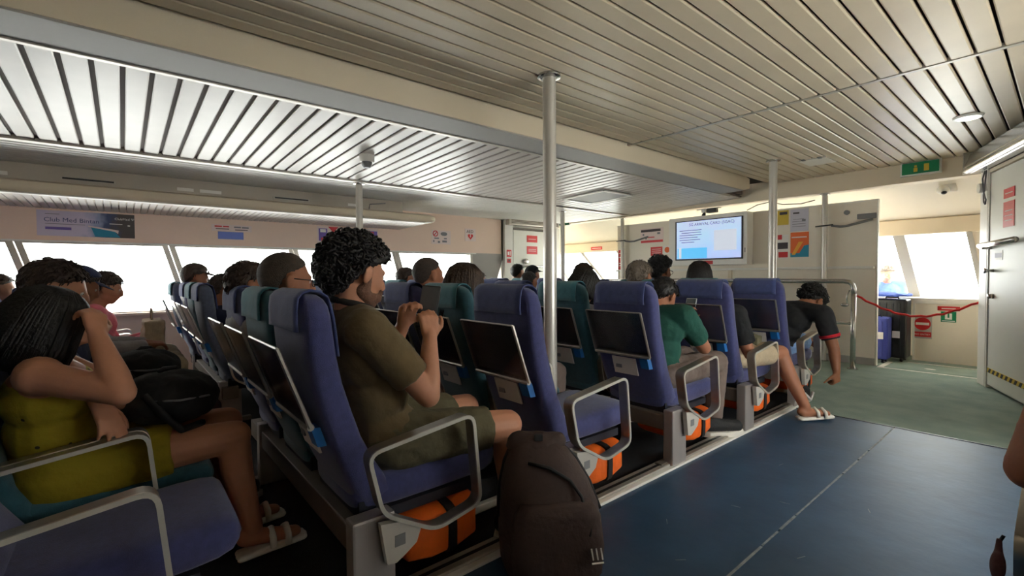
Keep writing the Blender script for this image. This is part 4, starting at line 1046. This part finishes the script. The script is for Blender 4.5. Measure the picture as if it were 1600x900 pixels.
    if lower and bm_:
        T = MB(); T.ell(hp+up*.01, (.182*s*bulk, .135*s*bulk, .11*s), M3)
        for sd in 'RL':
            k_ = .8 if bl == 'shorts' else 1.0; a, b = j['hi'+sd], j['kn'+sd]
            T.cap(a, a+(b-a)*.45, .102*s*bulk, .09*s*bulk); T.cone(a, a+(b-a)*k_, .1*s*bulk, .082*s if bl == 'shorts' else .074*s)
            if bl == 'long': T.cap(b-(b-a)*.05, b, .072*s, .072*s); T.cone(b, b+(j['an'+sd]-b)*.95, .07*s, .056*s)
        fuse('trousers' if bl == 'long' else 'shorts', T, bm_, R, max(vox, .008), 3, wr, 16)
    if lower and shoes:
        for sd in 'RL':
            an, to = j['an'+sd], j['to'+sd]; d = to-an; d.z = 0; d = d.normalized() if d.length > 1e-3 else fwd
            heel = V((an.x, an.y, to.z))-d*.045; tip = to+d*.03
            if shoes == 'sandal':
                S = MB(); lat = d.cross(V((0, 0, 1)))
                S.cap(heel-V((0, 0, .026)), tip-V((0, 0, .02)), .016, .016, 8); S.cap(heel-V((0, 0, .026))+lat*.025, tip-V((0, 0, .02))+lat*.022, .014, .014, 8); S.cap(heel-V((0, 0, .026))-lat*.025, tip-V((0, 0, .02))-lat*.022, .014, .014, 8)
                sh_ = fuse('sandal', S, 'shoe_white', R, .007, 2)
                for t_ in (.48, .72):
                    c = heel+(tip-heel)*t_+V((0, 0, .006+.02*(1-t_))); obj('sandal_strap', MB().tube([c+lat*.045-V((0, 0, .03)), c+lat*.036+V((0, 0, .006)), c+V((0, 0, .026)), c-lat*.036+V((0, 0, .006)), c-lat*.045-V((0, 0, .03))], [.012]*5, 8), 'shoe_white', sh_, True)
            else:
                S = MB(); S.cap(heel+V((0, 0, .03)), tip+V((0, 0, .016)), .048*s, .043*s); S.cap(heel+V((0, 0, .03)), an+V((0, 0, .0)), .045*s, .046*s); S.cap(heel+(tip-heel)*.45+V((0, 0, .03)), an+V((0, 0, -.01)), .042*s, .043*s)
                sh_ = fuse('shoe', S, shoes, R, .009, 2)
                S = MB(); S.loft([[p+V((0, 0, z)) for p in [heel-d*.06+d.cross(V((0, 0, 1)))*.0]+[heel+d.cross(V((0, 0, 1)))*.055, heel+(tip-heel)*.6+d.cross(V((0, 0, 1)))*.058, tip+d.cross(V((0, 0, 1)))*.045, tip+d*.055, tip-d.cross(V((0, 0, 1)))*.045, heel+(tip-heel)*.6-d.cross(V((0, 0, 1)))*.058, heel-d.cross(V((0, 0, 1)))*.055]] for z in (-.042, -.006)])
                obj('sole', S, 'shoe_white', sh_, bevel=.006)
    # ---------- hair
    hk, hm = hair[0], hair[1]
    if hk == 'short': hair_short('hair', H, hm, R, hair[2] if len(hair) > 2 else 260, .010, .022, low=hair[3] if len(hair) > 3 else .08, seed=seed)
    elif hk == 'crop': obj('hair', hair_base(H, .004, .02, amp=.001, seed=seed), hm, R, True)
    elif hk == 'curly': hair_curly('hair', H, hm, R, hair[2], hair[3], hair[4], seed=seed)
    elif hk == 'long': hair_long('hair', H, hm, R, hair[2], hair[3], seed=seed, spread=hair[4] if len(hair) > 4 else 1.0)
    elif hk == 'bald': obj('hair', hair_base(H, .003, -.02, amp=.0008, seed=seed), hm, R, True)
    if beard:
        S = MB(); S.ell((0, .035, -.066), (.056, .054, .046)); S.ell((0, .058, -.088), (.033, .029, .026)); S.cap((-.022, .090, -.043), (.022, .090, -.043), .009, .009)
        for sn in (-1, 1): S.cap((sn*.045, .0, -.06), (sn*.018, .058, -.092), .027, .023); S.cap((sn*.068, .002, .0), (sn*.052, .006, -.055), .012, .022); S.cap((sn*.022, .09, -.043), (sn*.034, .075, -.075), .009, .014)
        S.xf(H)
        fuse('beard', S, 'stubble', R, .006, 3, .001, 200)
    if glasses:
        S = MB()
        for sn in (-1, 1):
            S.tube([H @ V((sn*.033+.024*math.cos(a), .096, .006+.019*math.sin(a))) for a in [i*math.pi/6 for i in range(12)]], .0022, 6, True)
            S.tube([H @ V((sn*.057, .094, .012)), H @ V((sn*.078, .04, .012)), H @ V((sn*.082, -.01, .012))], .0022, 6)
        S.tube([H @ V((-.010, .098, .01)), H @ V((.010, .098, .01))], .002, 6)
        obj('glasses', S, 'black_plastic', R, True)
    if cap:
        S = hair_base(H, .018, -.12, amp=.0, seed=3); cp_ = obj('cap', S, cap, R, True)
        S = MB(); ri = []
        for i in range(9):
            a = math.radians(-60+15*i); ri.append((a))
        top_ = [H @ V((math.sin(a)*.083, math.cos(a)*.09+.0, .062)) for a in ri]; out_ = [H @ V((math.sin(a)*.088, math.cos(a)*.10+.06*math.cos(a), .046)) for a in ri]
        lo = [p-V((0, 0, .004)) for p in top_]; lo2 = [p-V((0, 0, .004)) for p in out_]
        S.loft([top_, out_, lo2, lo, top_], cap=False, close=False); obj('cap_brim', S, cap, cp_, True)
    return R, j, H, base

def yr(k): return Y00+PITCH*k
# ---- the curly-haired man with the phone
man, jm, Hm, bm0 = person('curly-haired man in an olive T-shirt looking at his phone', (-1.585, .63, 1.055), (-1.60, .71, .475), 'skin_fair', yaw=2, hyaw=8, hpitch=14, s=1.0, vox=.006, sw=.17,
    top=('olive_cotton', 'short'), bottom=('olive_short', 'shorts'), hair=('curly', 'hair_black', 1900, .032, .0125), seed=4, beard=True, neck=(-1.60, .60, .925), bulk=1.02, wr=.006,
    J=dict(shR=(-1.445, .605, .875), shL=(-1.775, .625, .875), elR=(-1.385, .785, .645), haR=(-1.44, .825, .83), elL=(-1.80, .82, .70), haL=(-1.625, .815, .86), knR=(-1.43, 1.165, .455), knL=(-1.73, 1.17, .46), anR=(-1.44, 1.20, .09), anL=(-1.72, 1.2, .09)),
    hands=dict(R=dict(d=V((-.25, .1, .95)), n=V((-.85, .1, -.2)), side=-1, curl=48, tc=30), L=dict(d=V((.35, .15, .9)), n=V((.85, -.15, -.3)), side=1, curl=40, tc=30)), group='passengers')
# dark collar ring
c = jm['shR']*.5+jm['shL']*.5
obj('collar', MB().tube([V((-1.597, .612, .952))-bm0+V((.066*math.cos(a), .062*math.sin(a), -.020*math.sin(a))) for a in [i*math.pi/8 for i in range(16)]], .012, 8, True), 'dark_trim', man, True)
ph = thing('smartphone', 'dark smartphone held up by the curly-haired man', 'phone', (-1.53, .872, .93)); ph.rotation_euler = (math.radians(-14), math.radians(4), math.radians(32))
boxo('phone_body', (-.038, -.005, -.075), (.038, .005, .085), 'black_plastic', ph, .004)
mat('phone_glass', (96, 100, 104), .2); boxo('display', (-.035, -.0062, -.07), (.035, -.0048, .08), 'phone_glass', ph)
boxo('camera_bump', (-.032, .004, .045), (-.006, .008, .078), 'phone_glass', ph, .002)

# ---- woman in the yellow dress
yel, jy, Hy, by0 = person('woman in a yellow dotted dress resting her face on her hand', (-2.03, -.175, .905), (-2.10, -.17, .45), 'skin_fair', yaw=4, hyaw=10, hpitch=22, s=.95, vox=.006, sw=.165,
    top=('yellow_dots', 'none'), bottom=(None, ''), hair=('long', 'hair_black', .10, 420, 1.08), shoes='sandal', seed=9, skirt=.62, neck=(-2.06, -.20, .80), bulk=1.05,
    J=dict(shR=(-1.92, -.195, .765), shL=(-2.22, -.19, .765), elR=(-1.775, -.01, .715), haR=(-1.865, -.06, .875), elL=(-2.12, .03, .63), haL=(-1.905, -.065, .665), knR=(-1.95, .30, .47), knL=(-2.17, .31, .47), anR=(-1.95, .355, .115), toR=(-1.95, .50, .045), anL=(-2.18, .33, .11), toL=(-2.19, .48, .045)),
    hands=dict(R=dict(d=V((-.45, -.1, .85)), n=V((-.6, -.5, -.2)), side=-1, curl=38), L=dict(d=V((.5, .3, -.55)), n=V((-.3, -.3, -.9)), side=1, curl=14, spread=.12)))

def lap_bag(label, c, r, m, yaw=0, cat='bag', strap=True):
    t = thing('shoulder_bag', label, cat, (c[0], c[1], c[2]-r[2]), yaw)
    B = MB(); B.ell((0, 0, r[2]), (r[0], r[1], r[2])); B.ell((-r[0]*.1, -r[1]*.25, r[2]*.85), (r[0]*.9, r[1]*.75, r[2]*.8)); B.ell((0, r[1]*.35, r[2]*.9), (r[0]*.95, r[1]*.6, r[2]*.75)); B.cap((-r[0]*.6, 0, r[2]*1.5), (r[0]*.6, 0, r[2]*1.5), r[2]*.4, r[2]*.4)
    b = fuse('bag_body', B, m, t, .009, 3, .008, 16)
    if strap:
        obj('carry_strap', MB().tube([(r[0]*.7, -r[1]*.6, r[2]*1.4), (r[0]*1.05, -r[1]*.3, r[2]*.7), (r[0]*1.0, 0, -.0+r[2]*.1), (r[0]*.6, r[1]*.5, r[2]*.05)], .012, 6), 'strap_black', t, True)
        obj('zip', MB().tube([(r[0]*.8, -r[1]*.55, r[2]*1.2), (r[0]*1.0, 0, r[2]*1.15), (r[0]*.8, r[1]*.6, r[2]*1.1)], .004, 5), 'ink_grey', t, True)
        obj('grab_handle', MB().tube([(-.03, -r[1]*.2, r[2]*1.88), (-.03, -r[1]*.1, r[2]*2.02), (-.03, r[1]*.15, r[2]*2.0), (-.03, r[1]*.25, r[2]*1.85)], .009, 6), 'strap_black', t, True)
    return t
lap_bag("black backpack on the yellow-clad woman's lap", (-2.06, .125, .625), (.16, .15, .095), 'black_cloth', .1)
lap_bag("black shoulder bag on the lap of the passenger beside the yellow dress", (-2.58, .07, .655), (.15, .13, .085), 'black_cloth', .0)

DEF = dict(vox=.011)
def sit(label, head, row, col, **k):
    hipy = k.pop('hipy', yr(row)+.13); kw = dict(DEF); kw.update(k)
    return person(label, head, (XC[col] if 'hx' not in k else kw.pop('hx'), hipy, .47), **kw)
# ---- row of the yellow-clad woman
sit('passenger with brown hair and dark top behind the yellow-clad woman', (-2.60, -.20, 1.005), -1, 2, skin='skin_fair', hair=('short', 'hair_brown', 500, .14), top=('navy_cloth', 'long'), bottom=('maroon_cloth', 'long'), hpitch=18, seed=11)
sit('passenger in a dark cap leaning forward past the far gangway', (-4.0, -.20, 1.0), -1, 3, skin='skin_tan', hair=('short', 'hair_brown', 200), top=('grey_cloth', 'long'), bottom=('beige_cloth', 'long'), hpitch=26, cap='navy_cloth', seed=12)
sit('passenger in a pink top by the left windows looking down', (-4.50, -.09, .975), -1, 4, skin='skin_fair', hair=('short', 'hair_brown', 400, .2), top=('pink_cloth', 'long'), bottom=('beige_cloth', 'long'), hpitch=16, seed=13)
person('passenger in blue at the far left window edge', (-5.6, -.77, .97), (-5.6, -.95, .47), 'skin_fair', hair=('short', 'hair_brown', 100), top=('blue_cloth', 'short'), bottom=('navy_cloth', 'long'), vox=.014, hpitch=10, seed=14)
t = thing('tote_bag', 'beige tote bag standing on laps before the left windows', 'bag', (-4.35, .16, .52)); fuse('bag_body', MB().box((-.15, -.05, 0), (.15, .07, .22)).ell((0, 0, .1), (.15, .07, .1)), 'beige_cloth', t, .012, 3, .01, 12)
obj('handle', MB().tube([(-.06, 0, .2), (-.05, 0, .3), (.05, 0, .3), (.06, 0, .2)], .007, 6), 'beige_cloth', t, True)
# ---- curly man's row
sit('balding man in dark clothes with glasses beside the curly-haired man', (-2.10, .53, 1.03), 0, 1, skin='skin_tan', hair=('bald', 'hair_cropped'), top=('black_cloth', 'short'), bottom=('grey_trouser', 'long'), hpitch=6, vox=.008, glasses=True, seed=15, hs=1.02)
sit('dark-haired passenger two seats left of the curly-haired man', (-2.60, .485, 1.005), 0, 2, skin='skin_tan', hair=('short', 'hair_brown', 300), top=('grey_cloth', 'short'), bottom=('navy_cloth', 'long'), hpitch=6, seed=16)
sit('small brown-haired passenger just past the far gangway', (-4.0, .575, .955), 0, 3, skin='skin_tan', hair=('short', 'hair_brown', 200), top=('navy_cloth', 'short'), bottom=('navy_cloth', 'long'), s=.95, hpitch=8, seed=17)
sit('man in a peaked cap sitting against the bright left window', (-4.90, .50, 1.045), 0, 5, skin='skin_tan', hair=('short', 'hair_brown', 200), top=('white_cloth', 'short'), bottom=('navy_cloth', 'long'), cap='hair_brown', hpitch=10, seed=18)
# ---- second row ahead
sit('crop-haired man seen from behind above the phone', (-2.60, 1.49, 1.05), 1, 2, skin='skin_tan', hair=('crop', 'hair_cropped'), top=('maroon_cloth', 'short'), bottom=('grey_trouser', 'long'), seed=19)
sit('long-haired woman in a pale top in the teal seat ahead', (-2.10, 1.43, .995), 1, 1, skin='skin_fair', hair=('long', 'hair_brown', .17, 260, 1.0), top=('grey_cloth', 'none'), bottom=('grey_trouser', 'long'), hpitch=8, vox=.009, seed=20, J=dict(haR=(-2.0, 1.75, .58)))
sit('dark-haired passenger half hidden behind the crop-haired man', (-4.52, 2.32, 1.02), 2, 4, hair=('short', 'hair_brown', 120), seed=21, top=('navy_cloth', 'short'))
sit('dark-haired passenger far ahead in the left block', (-4.46, 3.22, .98), 3, 4, hair=('short', 'hair_brown', 120), seed=22, top=('grey_cloth', 'short'), vox=.013)
# ---- far front left cluster
sit('dark-haired passenger in front row by the left door', (-4.96, 4.26, 1.085), 4, 5, hair=('short', 'hair_black', 120), seed=23, top=('grey_cloth', 'short'), vox=.013)
sit('passenger in a black peaked cap near the closed left door', (-4.50, 4.12, 1.05), 4, 4, hair=('short', 'hair_black', 100), cap='black_cloth', seed=24, top=('white_cloth', 'short'), vox=.013)
sit('passenger leaning forward below the black-capped one', (-4.03, 3.64, .97), 3, 3, hair=('short', 'hair_black', 120), seed=25, top=('maroon_cloth', 'short'), vox=.013)
# ---- third row
sit('dark-haired woman in a grey top leaning beside the teal seat', (-2.06, 2.345, .965), 2, 1, skin='skin_fair', hair=('long', 'hair_black', .05, 260, .95), top=('grey_cloth', 'short'), bottom=('navy_cloth', 'long'), hpitch=24, vox=.009, seed=26, hroll=8, J=dict(elR=(-1.93, 2.40, .60), haR=(-2.02, 2.60, .60)))
green, jg, Hg, bg0 = person('man in a dark green T-shirt bowing over his phone', (-1.63, 2.59, .905), (-1.60, yr(2)+.13, .47), 'skin_tan', yaw=0, hpitch=42, vox=.008, top=('green_shirt', 'short'), bottom=('grey_trouser', 'long'), hair=('short', 'hair_black', 400), seed=27, neck=(-1.61, 2.51, .825), sw=.175,
    J=dict(shR=(-1.45, 2.53, .80), elR=(-1.42, 2.705, .60), haR=(-1.58, 2.86, .68), shL=(-1.78, 2.53, .80), elL=(-1.84, 2.74, .62), haL=(-1.68, 2.9, .73), knR=(-1.48, 2.99, .47), anR=(-1.46, 2.90, .105), toR=(-1.39, 3.0, .05), knL=(-1.70, 2.98, .48), anL=(-1.68, 2.98, .1)),
    hands=dict(L=dict(d=V((.3, .3, .9)), n=V((.8, -.3, 0)), side=1, curl=35), R=dict(d=V((-.5, .4, .4)), n=V((-.3, 0, -.9)), side=-1, curl=30)))
mat('phone_clear', (190, 196, 196), .15); ph = thing('smartphone', 'pale-cased phone held by the green-shirted man', 'phone', (-1.655, 2.955, .80)); ph.rotation_euler = (math.radians(-25), 0, .1)
boxo('phone_body', (-.036, -.005, -.05), (.036, .005, .09), 'phone_clear', ph, .004); boxo('display', (-.032, -.0062, -.045), (.032, -.0048, .085), 'phone_glass', ph)
# ---- fourth row
sit('grey-haired passenger in front of the teal row seat', (-2.15, 3.10, 1.025), 3, 1, hair=('short', 'hair_grey', 400), skin='skin_tan', seed=28, top=('navy_cloth', 'short'), hpitch=4, hs=1.05)
sit('blurred brown-haired passenger against the front-left window', (-2.72, 3.10, 1.03), 3, 2, hair=('short', 'hair_brown', 200), skin='skin_fair', seed=29, top=('grey_cloth', 'short'))
person('passenger in beige shorts stretching one bare leg into the aisle', (-1.66, 3.26, .88), (-1.60, yr(3)+.13, .47), 'skin_tan', yaw=-12, hpitch=30, vox=.008, top=('black_cloth', 'short'), bottom=('beige_cloth', 'shorts'), hair=('short', 'hair_black', 200), seed=30, shoes='sandal', neck=(-1.64, 3.24, .80),
    J=dict(knR=(-1.345, 3.66, .47), anR=(-1.19, 3.70, .10), toR=(-1.10, 3.84, .045), knL=(-1.62, 3.72, .47), anL=(-1.62, 3.7, .1), haR=(-1.52, 3.5, .58), haL=(-1.68, 3.5, .58)))
t = thing('sling_bag', 'khaki sling bag on the lap of the bare-legged passenger', 'bag', (-1.47, 3.47, .53), .2); fuse('bag_body', MB().ell((0, 0, .04), (.07, .10, .05)).box((-.06, -.08, 0), (.06, .08, .07)), 'olive_short', t, .008, 3)
obj('bag_strap', MB().tube([(.0, -.09, .05), (.03, -.14, .1), (0, -.12, .16), (-.05, -.05, .14), (-.04, .08, .06)], .009, 6), 'strap_black', t, True)
# ---- front row
sit('curly-topped man with glasses and earphones before the screen', (-2.60, 4.10, 1.075), 4, 2, hair=('curly', 'hair_black', 420, .03, .014), skin='skin_brown', glasses=True, seed=31, top=('black_cloth', 'short'), hyaw=-6, hpitch=10, vox=.009, hs=1.08)
sit('woman with dark shoulder hair and a teal top below the screen', (-2.17, 4.06, 1.035), 4, 1, hair=('long', 'hair_black', .04, 260, 1.1), skin='skin_fair', seed=32, top=('teal_cloth', 'short'), hs=1.05)
blk, jb, Hb, bb0 = person('person in a black shirt bending down with one arm hanging', (-1.37, 4.38, .815), (-1.60, yr(4)+.14, .47), 'skin_brown', yaw=-28, hyaw=-20, hpitch=62, vox=.008, top=('black_cloth', 'short'), bottom=('denim', 'long'), hair=('curly', 'hair_black', 420, .026, .015), seed=33, neck=(-1.42, 4.28, .78), sw=.17,
    J=dict(shR=(-1.235, 4.20, .725), elR=(-1.165, 4.22, .46), haR=(-1.135, 4.18, .29), shL=(-1.56, 4.38, .74), elL=(-1.56, 4.52, .55), haL=(-1.5, 4.6, .5), knR=(-1.50, 4.58, .45), knL=(-1.70, 4.62, .45), anR=(-1.62, 4.50, .1), anL=(-1.68, 4.64, .1)),
    hands=dict(R=dict(d=V((0, .05, -1)), n=V((-.7, .3, 0)), side=-1, curl=50)))
a, b = jb['shR'], jb['elR']; p0, p1 = a+(b-a)*.58, a+(b-a)*.66
obj('sleeve_stripe', MB().cone(p0, p1, .0725, .0715, 18), 'red_cloth', blk, True)
# bag under the front-row seat
# ---- passenger at the right edge
person('red-sleeved passenger whose bare elbow rests at the right edge', (.20, 1.50, 1.12), (.19, 1.52, .47), 'skin_tan', vox=.008, top=('red_cloth', 'cap'), bottom=('navy_cloth', 'long'), hair=('short', 'hair_black', 100), seed=34,
    J=dict(shL=(.03, 1.45, .92), elL=(-.045, 1.40, .648), haL=(-.03, 1.63, .63)), hands=dict(L=dict(d=V((.1, .9, -.1)), n=V((0, 0, -1)), side=-1, curl=30)))
t = thing('pouch', 'small dark red pouch hanging behind the right-edge armrest', 'pouch', (-.082, 1.312, .44)); fuse('pouch_body', MB().ell((0, 0, .03), (.012, .026, .03)).cap((0, .01, .05), (0, .02, .075), .008, .005), 'maroon_cloth', t, .004, 3)
obj('cord', MB().tube([(0, .02, .07), (.006, .022, .085)], .003, 5), 'strap_black', t, True)
# ---- person outside the front-right window
person('person in a blue jacket sitting beyond the front-right window', (-1.68, 8.45, 1.03), (-1.65, 8.5, .47), 'skin_fair', yaw=-150, hyaw=-150, hpitch=20, vox=.012, top=('blue_cloth', 'long'), bottom=('blue_cloth', 'long'), hair=('short', 'hair_grey', 200), seed=35, J=dict(haR=(-1.75, 8.3, .93), haL=(-1.6, 8.25, .62)))
struct('floor', (-3.0, 7.72, -.14), (.2, 9.4, -.0), 'white_paint')

# ---- maroon roll-top backpack standing in the aisle
mat('pack_cloth', (58, 40, 35), .75, var=.12, vscale=16, bump=.35, bscale=60); mat('pack_dark', (50, 34, 31), .8, bump=.35, bscale=60)
bp = thing('backpack', 'dark brown roll-top backpack standing on the aisle floor', 'backpack', (-1.185, 1.16, 0), math.radians(58))
rings = []
for z, w, d, ox, oy in ((.0, .13, .09, 0, 0), (.015, .165, .12, 0, 0), (.06, .182, .132, 0, .0), (.14, .186, .136, 0, .0), (.24, .178, .13, -.006, .005), (.32, .158, .116, -.02, .01), (.385, .132, .096, -.032, .015), (.43, .105, .074, -.04, .02), (.46, .075, .05, -.045, .022)):
    r_ = sect(w, -d, d, z, 32, 2.6); rings.append([(p[0]+ox+.004*noise.noise(V(p)*9), p[1]+oy+.006*noise.noise(V(p)*11+V((3, 0, 0))), p[2]+.004*noise.noise(V(p)*8)) for p in r_])
obj('pack_body', MB().loft(rings), 'pack_cloth', bp, True)
B = MB(); B.cap((-.115, .018, .455), (.03, .018, .452), .034, .034, 12); B.ell((-.045, .018, .44), (.11, .06, .035)); roll = fuse('roll_top', B, 'pack_cloth', bp, .008, 3, .006, 20)
obj('roll_buckle', MB().box((-.06, -.032, .468), (-.03, -.017, .49)), 'strap_black', roll, bevel=.003)
pk = [sect(w, -.165, -.08, z, 24, 3.0) for z, w in ((.03, .12), (.05, .15), (.14, .16), (.24, .15), (.285, .12))]
obj('front_pocket', MB().loft([[(p[0], p[1]+.012*(z_-.03)/.25, p[2]) for p in r_] for r_, z_ in zip(pk, (.03, .05, .14, .24, .285))]), 'pack_cloth', bp, True)
obj('zip_line', MB().tube([(-.09, -.07, .41), (-.02, -.088, .395), (.05, -.095, .35), (.085, -.11, .30), (.10, -.128, .24)], .006, 6), 'strap_black', bp, True)
obj('zip_pull', MB().tube([(.10, -.13, .24), (.108, -.142, .21), (.10, -.15, .185)], [.006, .009, .006], 6), 'strap_black', bp, True)
for s_ in (-1, 1): obj('side_strap', MB().tube([(s_*.07-.045, .015, .455), (s_*.128-.032, .01, .39), (s_*.164-.017, .005, .3), (s_*.184, .0, .2)], .009, 6), 'strap_black', bp, True)
for s_ in (-1, 1): obj('shoulder_strap', MB().tube([(s_*.06, .11, .42), (s_*.08, .16, .36), (s_*.09, .165, .2), (s_*.1, .14, .08)], .016, 8), 'strap_black', bp, True)
lg = MB()
for i in range(3): lg.tube([(.10+.016*i, -.172, .155), (.106+.016*i, -.173, .118)], .0028, 5)
lg.tube([(.102, -.173, .106), (.142, -.1715, .106)], .0028, 5)
o_ = obj('logo', lg, 'sign_white', bp)
# ---- luggage in the front-right doorway
def suitcase(label, loc, size, m, rz=0):
    t = thing('suitcase', label, 'suitcase', loc, rz); w, d, h = size
    boxo('shell', (-w/2, -d/2, .04), (w/2, d/2, h), m, t, .03, segs=3)
    for i in range(4):
        x = -w/2+w*(i+1)/5; boxo('rib', (x-.008, -d/2-.006, .08), (x+.008, -d/2+.004, h-.05), m, t, .003)
    for sx in (-1, 1):
        for sy in (-1, 1): obj('wheel', MB().tube([(sx*(w/2-.05)-.012, sy*(d/2-.04), .025), (sx*(w/2-.05)+.012, sy*(d/2-.04), .025)], .025, 10), 'black_plastic', t, 40)
    obj('handle', MB().tube([(-.06, 0, h-.01), (-.06, 0, h+.02), (.06, 0, h+.02), (.06, 0, h-.01)], .01, 6), 'black_plastic', t, True)
    boxo('label_tag', (.03, -d/2-.008, .28), (.1, -d/2-.003, .36), 'sign_white', t)
mat('case_black', (26, 28, 30), .35); mat('case_blue', (62, 72, 158), .45)
suitcase('large black suitcase in the front-right doorway', (-1.365, 7.09, 0), (.32, .26, .735), 'case_black')
suitcase('blue suitcase in front of the large black one', (-1.47, 6.82, 0), (.28, .2, .53), 'case_blue')
t = thing('blue_cloth', 'folded blue cloth lying on the large black suitcase', 'cloth', (-1.385, 7.09, .765)); fuse('folded_cloth', MB().box((-.19, -.15, 0), (.19, .16, .03)).ell((-.05, 0, .03), (.14, .12, .025)), 'blue_cloth', t, .012, 3, .01, 12)
t = thing('side_bag', 'black bag with a white strap under the front-row aisle seat', 'bag', (-1.42, 4.28, 0)); fuse('bag_body', MB().ell((0, 0, .07), (.07, .12, .07)).ell((0, .03, .1), (.05, .08, .06)), 'black_cloth', t, .01, 3, .006, 20); obj('bag_strap', MB().tube([(.06, -.08, .08), (.08, 0, .02), (.07, .09, .06)], .012, 6), 'white_cloth', t, True)
